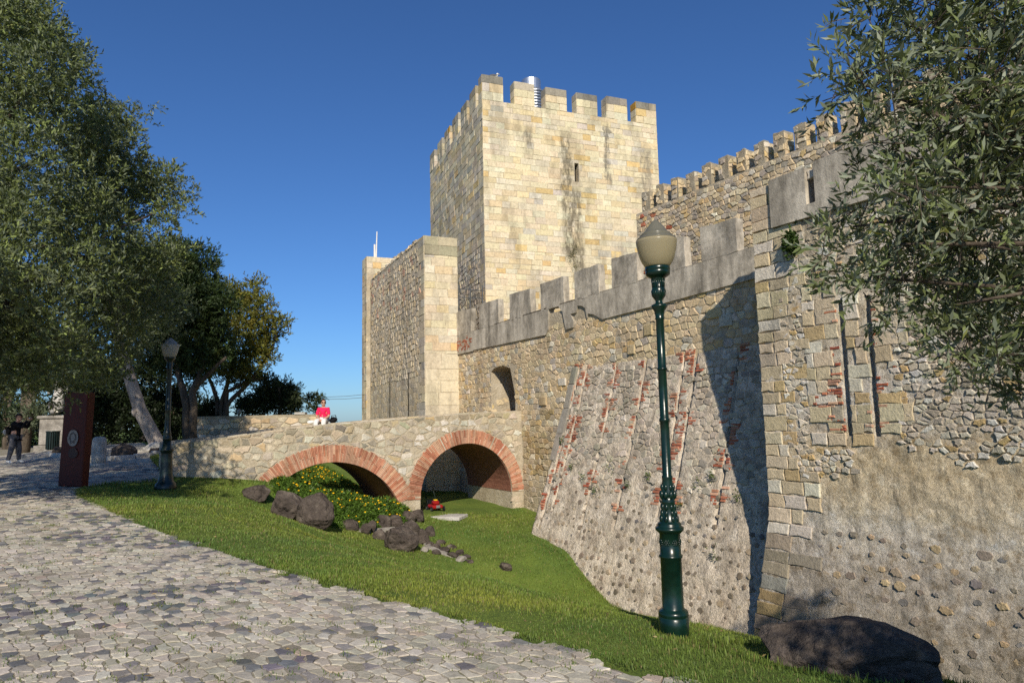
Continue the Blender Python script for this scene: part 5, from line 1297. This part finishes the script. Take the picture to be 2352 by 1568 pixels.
tb = Vector((-12.0, 12.4, H(-12.0, 12.4)))
ol2 = thing('olive_tree', tb, 'huge grey-green olive crown filling the left edge of the picture', 'tree')
vp = [limb([tb - Vector((0, 0, .3)), tb + Vector((.2, .1, 1.3)), tb + Vector((.7, .1, 2.8)), tb + Vector((1.4, .2, 4.6)), tb + Vector((2.0, .2, 6.6))], .42, .12, 12, .1)]
for u, v in ((120, 150), (170, 320), (300, 420), (380, 470), (250, 520), (200, 660), (330, 640), (230, 800), (100, 780), (330, 720), (60, 450)):
    e_ = at(u, v, 12.4 + 3.6 * min(1, max(0, (u - 60) / 200))); s_ = tb + Vector((random.uniform(.6, 1.6), .2, random.uniform(2.6, 5.2))); vp.append(limb([s_, s_.lerp(e_, .5) + Vector((0, 0, .3)), e_], .09, .015, 7, .15))
link('trunk', mesh_py('trunk', *join_vf(vp), smooth=True), 'bark', ol2)
lbv += [(tuple(at(u, v, 17.8)), r * 17.8 / FPX * .8) for u, v, r in LB if u < 340 and r > 50]
sprigs(clumps(lbv, 8, .42), 31000, 11, .27, .108, .033, (.140, .172, .052), 'olive', 'crown', ol2, .25, .25, .35, droop=.15, tint=(.05, (.15, .16, .05)))

# --- leaning pale trunk
p0_ = ground_hit(360, 1032); p1_ = at(285, 828, p0_.y - .6); p2_ = at(262, 740, p0_.y - 1.0); kx = p0_.y / FPX
lt = thing('leaning_tree', p0_, 'tree with a pale bare leaning trunk behind the left lamp post', 'tree')
vp = [limb([p0_ - Vector((0, 0, .3)), p0_ + Vector((-.05, 0, .35)), p0_.lerp(p1_, .45) + Vector((-.06, 0, 0)), p1_, p2_, p2_ + Vector((-.5, 0, 1.5))], .33, .12, 14, .06)]
vp.append(ellipsoid(p0_.lerp(p1_, .42) + Vector((-.27, -.05, .05)), (.16, .14, .22), 10, 8))
for e_ in (at(330, 700, p0_.y), at(210, 700, p0_.y - 1), at(300, 620, p0_.y), at(400, 690, p0_.y + .5)): vp.append(limb([p2_ - Vector((0, 0, .3)), p2_.lerp(e_, .5) + Vector((0, 0, .3)), e_], .12, .03, 7, .1))
link('trunk', mesh_py('tr', *join_vf(vp), smooth=True), 'bark_pale', lt)
link('root_plinth', rock_mesh(p0_ + Vector((.1, 0, .08)), 1.3, 1.0, .7, 15.2, 3), 'marble', lt)
tbv = px_blobs([(300, 700, 70), (230, 720, 70), (350, 690, 55), (270, 640, 80), (400, 700, 45), (330, 620, 60), (180, 660, 80), (370, 770, 40), (300, 790, 40)], p0_.y - .3, .8)
sprigs(tbv, 3200, 10, .4, .12, .034, (.055, .075, .032), 'olive', 'crown', lt, .2, .3, .35, droop=.15)

# --- trees beyond the bridge
def far_tree(label, name, base_px, y, stems_px, blobs, n, m_, col, leafL, leafW, bark='bark', trunk_r=.2, mat='leaf', tint=None, group='trees beyond the bridge', jit=1.0, up=.3, sl=.5):
    b_ = at(*base_px, y); b_.z = H(b_.x, b_.y); t = thing(name, b_, label, 'tree', group); vp = []
    for st in stems_px:
        pts = [b_ + Vector((random.uniform(-.2, .2), 0, -.3))] + [at(u, v, y + random.uniform(-.4, .4)) for u, v in st]; vp.append(limb(pts, trunk_r, trunk_r * .3, 8, .12))
    link('trunk', mesh_py('tr', *join_vf(vp), smooth=True), bark, t)
    sprigs(clumps(px_blobs(blobs, y, jit), 5), n, m_, sl, leafL, leafW, col, mat, 'crown', t, up, .3, .35, tint=tint)
far_tree('dense dark green conifer with domed top behind the leaning trunk', 'conifer_tree', (440, 990), 33, [[(425, 900), (400, 820), (380, 720)], [(445, 900), (470, 830), (460, 700)], [(430, 930), (460, 880), (520, 820)]],
         [(400, 575, 45), (430, 590, 55), (460, 640, 55), (420, 650, 70), (380, 640, 60), (480, 690, 50), (430, 720, 80), (370, 720, 70), (490, 745, 40), (450, 780, 65), (390, 790, 60), (505, 790, 36), (400, 840, 45), (460, 835, 48), (340, 810, 50)], 5600, 11, (.040, .064, .020), .2, .06, trunk_r=.22, tint=(.06, (.07, .085, .02)), up=.1)
far_tree('yellowish green airy tree reaching out over the bridge', 'deciduous_tree', (505, 985), 40, [[(510, 920), (530, 850), (545, 740), (560, 690)], [(520, 930), (580, 870), (625, 800), (640, 760)], [(500, 920), (480, 870), (495, 800)], [(520, 900), (560, 880), (600, 868)]],
         [(510, 660, 26), (540, 680, 26), (575, 670, 30), (560, 720, 45), (600, 700, 34), (620, 740, 30), (645, 735, 18), (655, 745, 9), (590, 770, 40), (550, 790, 50), (520, 750, 45), (610, 800, 26), (590, 830, 34), (545, 850, 40), (510, 830, 45), (625, 765, 22), (480, 850, 40), (570, 870, 24)], 2700, 10, (.14, .145, .028), .19, .07, tint=(.2, (.15, .125, .02)), trunk_r=.17)
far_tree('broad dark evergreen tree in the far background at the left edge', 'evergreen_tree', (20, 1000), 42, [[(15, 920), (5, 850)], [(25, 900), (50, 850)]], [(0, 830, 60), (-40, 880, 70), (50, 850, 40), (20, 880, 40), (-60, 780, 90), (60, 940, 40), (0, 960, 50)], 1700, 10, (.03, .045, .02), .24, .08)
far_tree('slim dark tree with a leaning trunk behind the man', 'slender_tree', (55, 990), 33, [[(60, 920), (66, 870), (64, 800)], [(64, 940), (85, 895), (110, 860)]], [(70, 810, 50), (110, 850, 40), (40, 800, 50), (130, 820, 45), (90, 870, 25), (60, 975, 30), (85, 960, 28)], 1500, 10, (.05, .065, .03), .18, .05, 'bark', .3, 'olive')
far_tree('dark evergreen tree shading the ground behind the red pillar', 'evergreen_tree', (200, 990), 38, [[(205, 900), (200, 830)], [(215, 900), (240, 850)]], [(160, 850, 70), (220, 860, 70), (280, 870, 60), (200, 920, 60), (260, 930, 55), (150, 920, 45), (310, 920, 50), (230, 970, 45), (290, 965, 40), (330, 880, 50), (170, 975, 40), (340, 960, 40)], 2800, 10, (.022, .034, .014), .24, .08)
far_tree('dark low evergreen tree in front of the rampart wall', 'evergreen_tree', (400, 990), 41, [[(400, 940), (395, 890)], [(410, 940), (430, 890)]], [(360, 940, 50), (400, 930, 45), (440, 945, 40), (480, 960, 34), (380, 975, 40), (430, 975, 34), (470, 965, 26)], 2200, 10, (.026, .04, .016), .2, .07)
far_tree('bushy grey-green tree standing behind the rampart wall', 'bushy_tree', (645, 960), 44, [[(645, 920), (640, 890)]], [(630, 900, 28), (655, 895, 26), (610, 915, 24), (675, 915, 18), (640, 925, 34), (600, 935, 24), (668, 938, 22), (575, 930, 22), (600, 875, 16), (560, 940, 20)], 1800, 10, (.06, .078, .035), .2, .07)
far_tree('small wispy sapling against the pale sky left of the woman', 'sapling', (727, 958), 46, [[(727, 940), (726, 920), (727, 908)], [(724, 945), (712, 930), (704, 918)]], [(706, 915, 7), (726, 912, 8), (735, 922, 8), (715, 925, 7), (730, 932, 7), (741, 913, 5), (712, 938, 6), (722, 940, 6)], 200, 9, (.05, .07, .03), .15, .06, trunk_r=.05, jit=.3, sl=.3)

# --- added dark leaf mass standing in for the shade under the trees on the left
hb = []
for k in range(46):
    u = -260 + k * 16.5; y = 47 + random.uniform(-1.5, 1.5); p = at(u, 990, y); hb.append(((p.x, p.y, H(p.x, p.y) + random.uniform(.4, 1.0)), random.uniform(.9, 1.35)))
    hb.append(((p.x + random.uniform(-.5, .5), p.y + .6, H(p.x, p.y) + random.uniform(1.6, 2.8)), random.uniform(.8, 1.2)))
p = at(120, 990, 47); hg = thing('shade_leaves', (p.x, p.y, H(p.x, p.y)), 'added dark leaf mass standing in for the shade under the trees on the left', 'shade_leaves')
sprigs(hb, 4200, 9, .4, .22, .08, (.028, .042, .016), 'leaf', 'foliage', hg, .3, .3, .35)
# --- marigold bed beside and beyond the bridge
def bed(name, label, test, n, hh, nf, seed):
    P, Fp = [], []; rr = random.Random(seed)
    while len(P) < n:
        a, q = rr.uniform(-14, 6), rr.uniform(2, 11)
        k = test(a, q)
        if k <= 0: continue
        x, y = M.o + M.e * a + M.n * q; top = hh * min(1, k * 2.2) * (.8 + .35 * noise.noise((x * 2.4, y * 2.4, seed)) ); P.append((x, y, H(x, y) + top * rr.random() ** .45))
        if len(Fp) < nf and rr.random() < nf / n * 1.6: Fp.append((x, y, H(x, y) + top * 1.02 + rr.uniform(-.05, .04)))
    P = np.array(P); m_ = 6; PP = np.repeat(P, m_, 0); D = unit(len(PP)) + np.array([0, -.25, .55])
    t = thing(name, P.mean(0) * np.array([1, 1, 0]) + np.array([0, 0, P[:, 2].min()]), label, 'flower bed')
    c = np.array([.085, .15, .022]) * np.exp(RNG.normal(0, .3, (len(PP), 1)))
    leaves('foliage', PP, D, RNG.uniform(.08, .15, len(PP)), .03, c, 'leaf', t, 'stuff')
    fv = join_vf([ellipsoid(Vector(f_), (.036, .036, .022), 7, 4) for f_ in Fp]); link('flowers', mesh_py('fl', *fv, smooth=True), 'petal', t, kind='stuff')
bed('flower_bed', 'bushy marigold bed with yellow flowers in front of the left arch', lambda a, q: min(a - .12, float(np.interp(q, [4.3, 5.25, 6.2, 6.9, 8.0, 8.5], [.75, 1.2, 1.75, 1.8, 2.2, 1.3])) - a, q - 4.3, 8.5 - q), 5200, .78, 150, 1)
bed('flower_bed', 'second marigold bed seen through the left arch behind the bridge', lambda a, q: min(-6.4 - a, a + 11.0, q - 3.6, 8.6 - q), 4200, .34, 420, 2)
# fallen leaves on lawn and path, weeds and small yellow flowers along the foot of the wall
fp = []
while len(fp) < 420:
    x, y = random.uniform(-8, 4), random.uniform(4.2, 13); a, q = aq(x, y)
    if float(qedge(a) - q) < -2.5 or q < 3 or x < -.75 * y: continue
    fp.append((x, y, H(x, y) + random.uniform(.004, .03)))
fp = np.array(fp); D = unit(len(fp)) * np.array([1, 1, .25])
tag(leaves('fallen_leaves', fp, D, RNG.uniform(.03, .06, len(fp)), .014, np.array([.27, .19, .09]) * RNG.uniform(.5, 1.4, (len(fp), 1)), 'leaf'), 'dry fallen olive leaves scattered on lawn and path', 'leaves', kind='stuff')
wp = []
for _ in range(5200):
    a = random.uniform(3.2, 15); d = (tal(a, -2.6) if a < 11.5 else bat(-2.6)) + abs(random.gauss(0, .12)) + .02; x, y, _z = M.P(a, 0, d); wp.append((x, y, H(x, y)))
for _ in range(900):
    an = random.uniform(0, 6.283); x = 2.33 + math.cos(an) * .84 * random.uniform(.9, 1.15); y = 5.1 + math.sin(an) * .5 * random.uniform(.9, 1.2) - .25 * math.cos(an); wp.append((x, y, H(x, y)))
wp = np.array(wp); blades('wall_foot_weeds', wp, RNG.uniform(.03, .085, len(wp)), .008, grass_cols(len(wp), wp), 'grass', cur, .6)
bpy.context.view_layer.update()
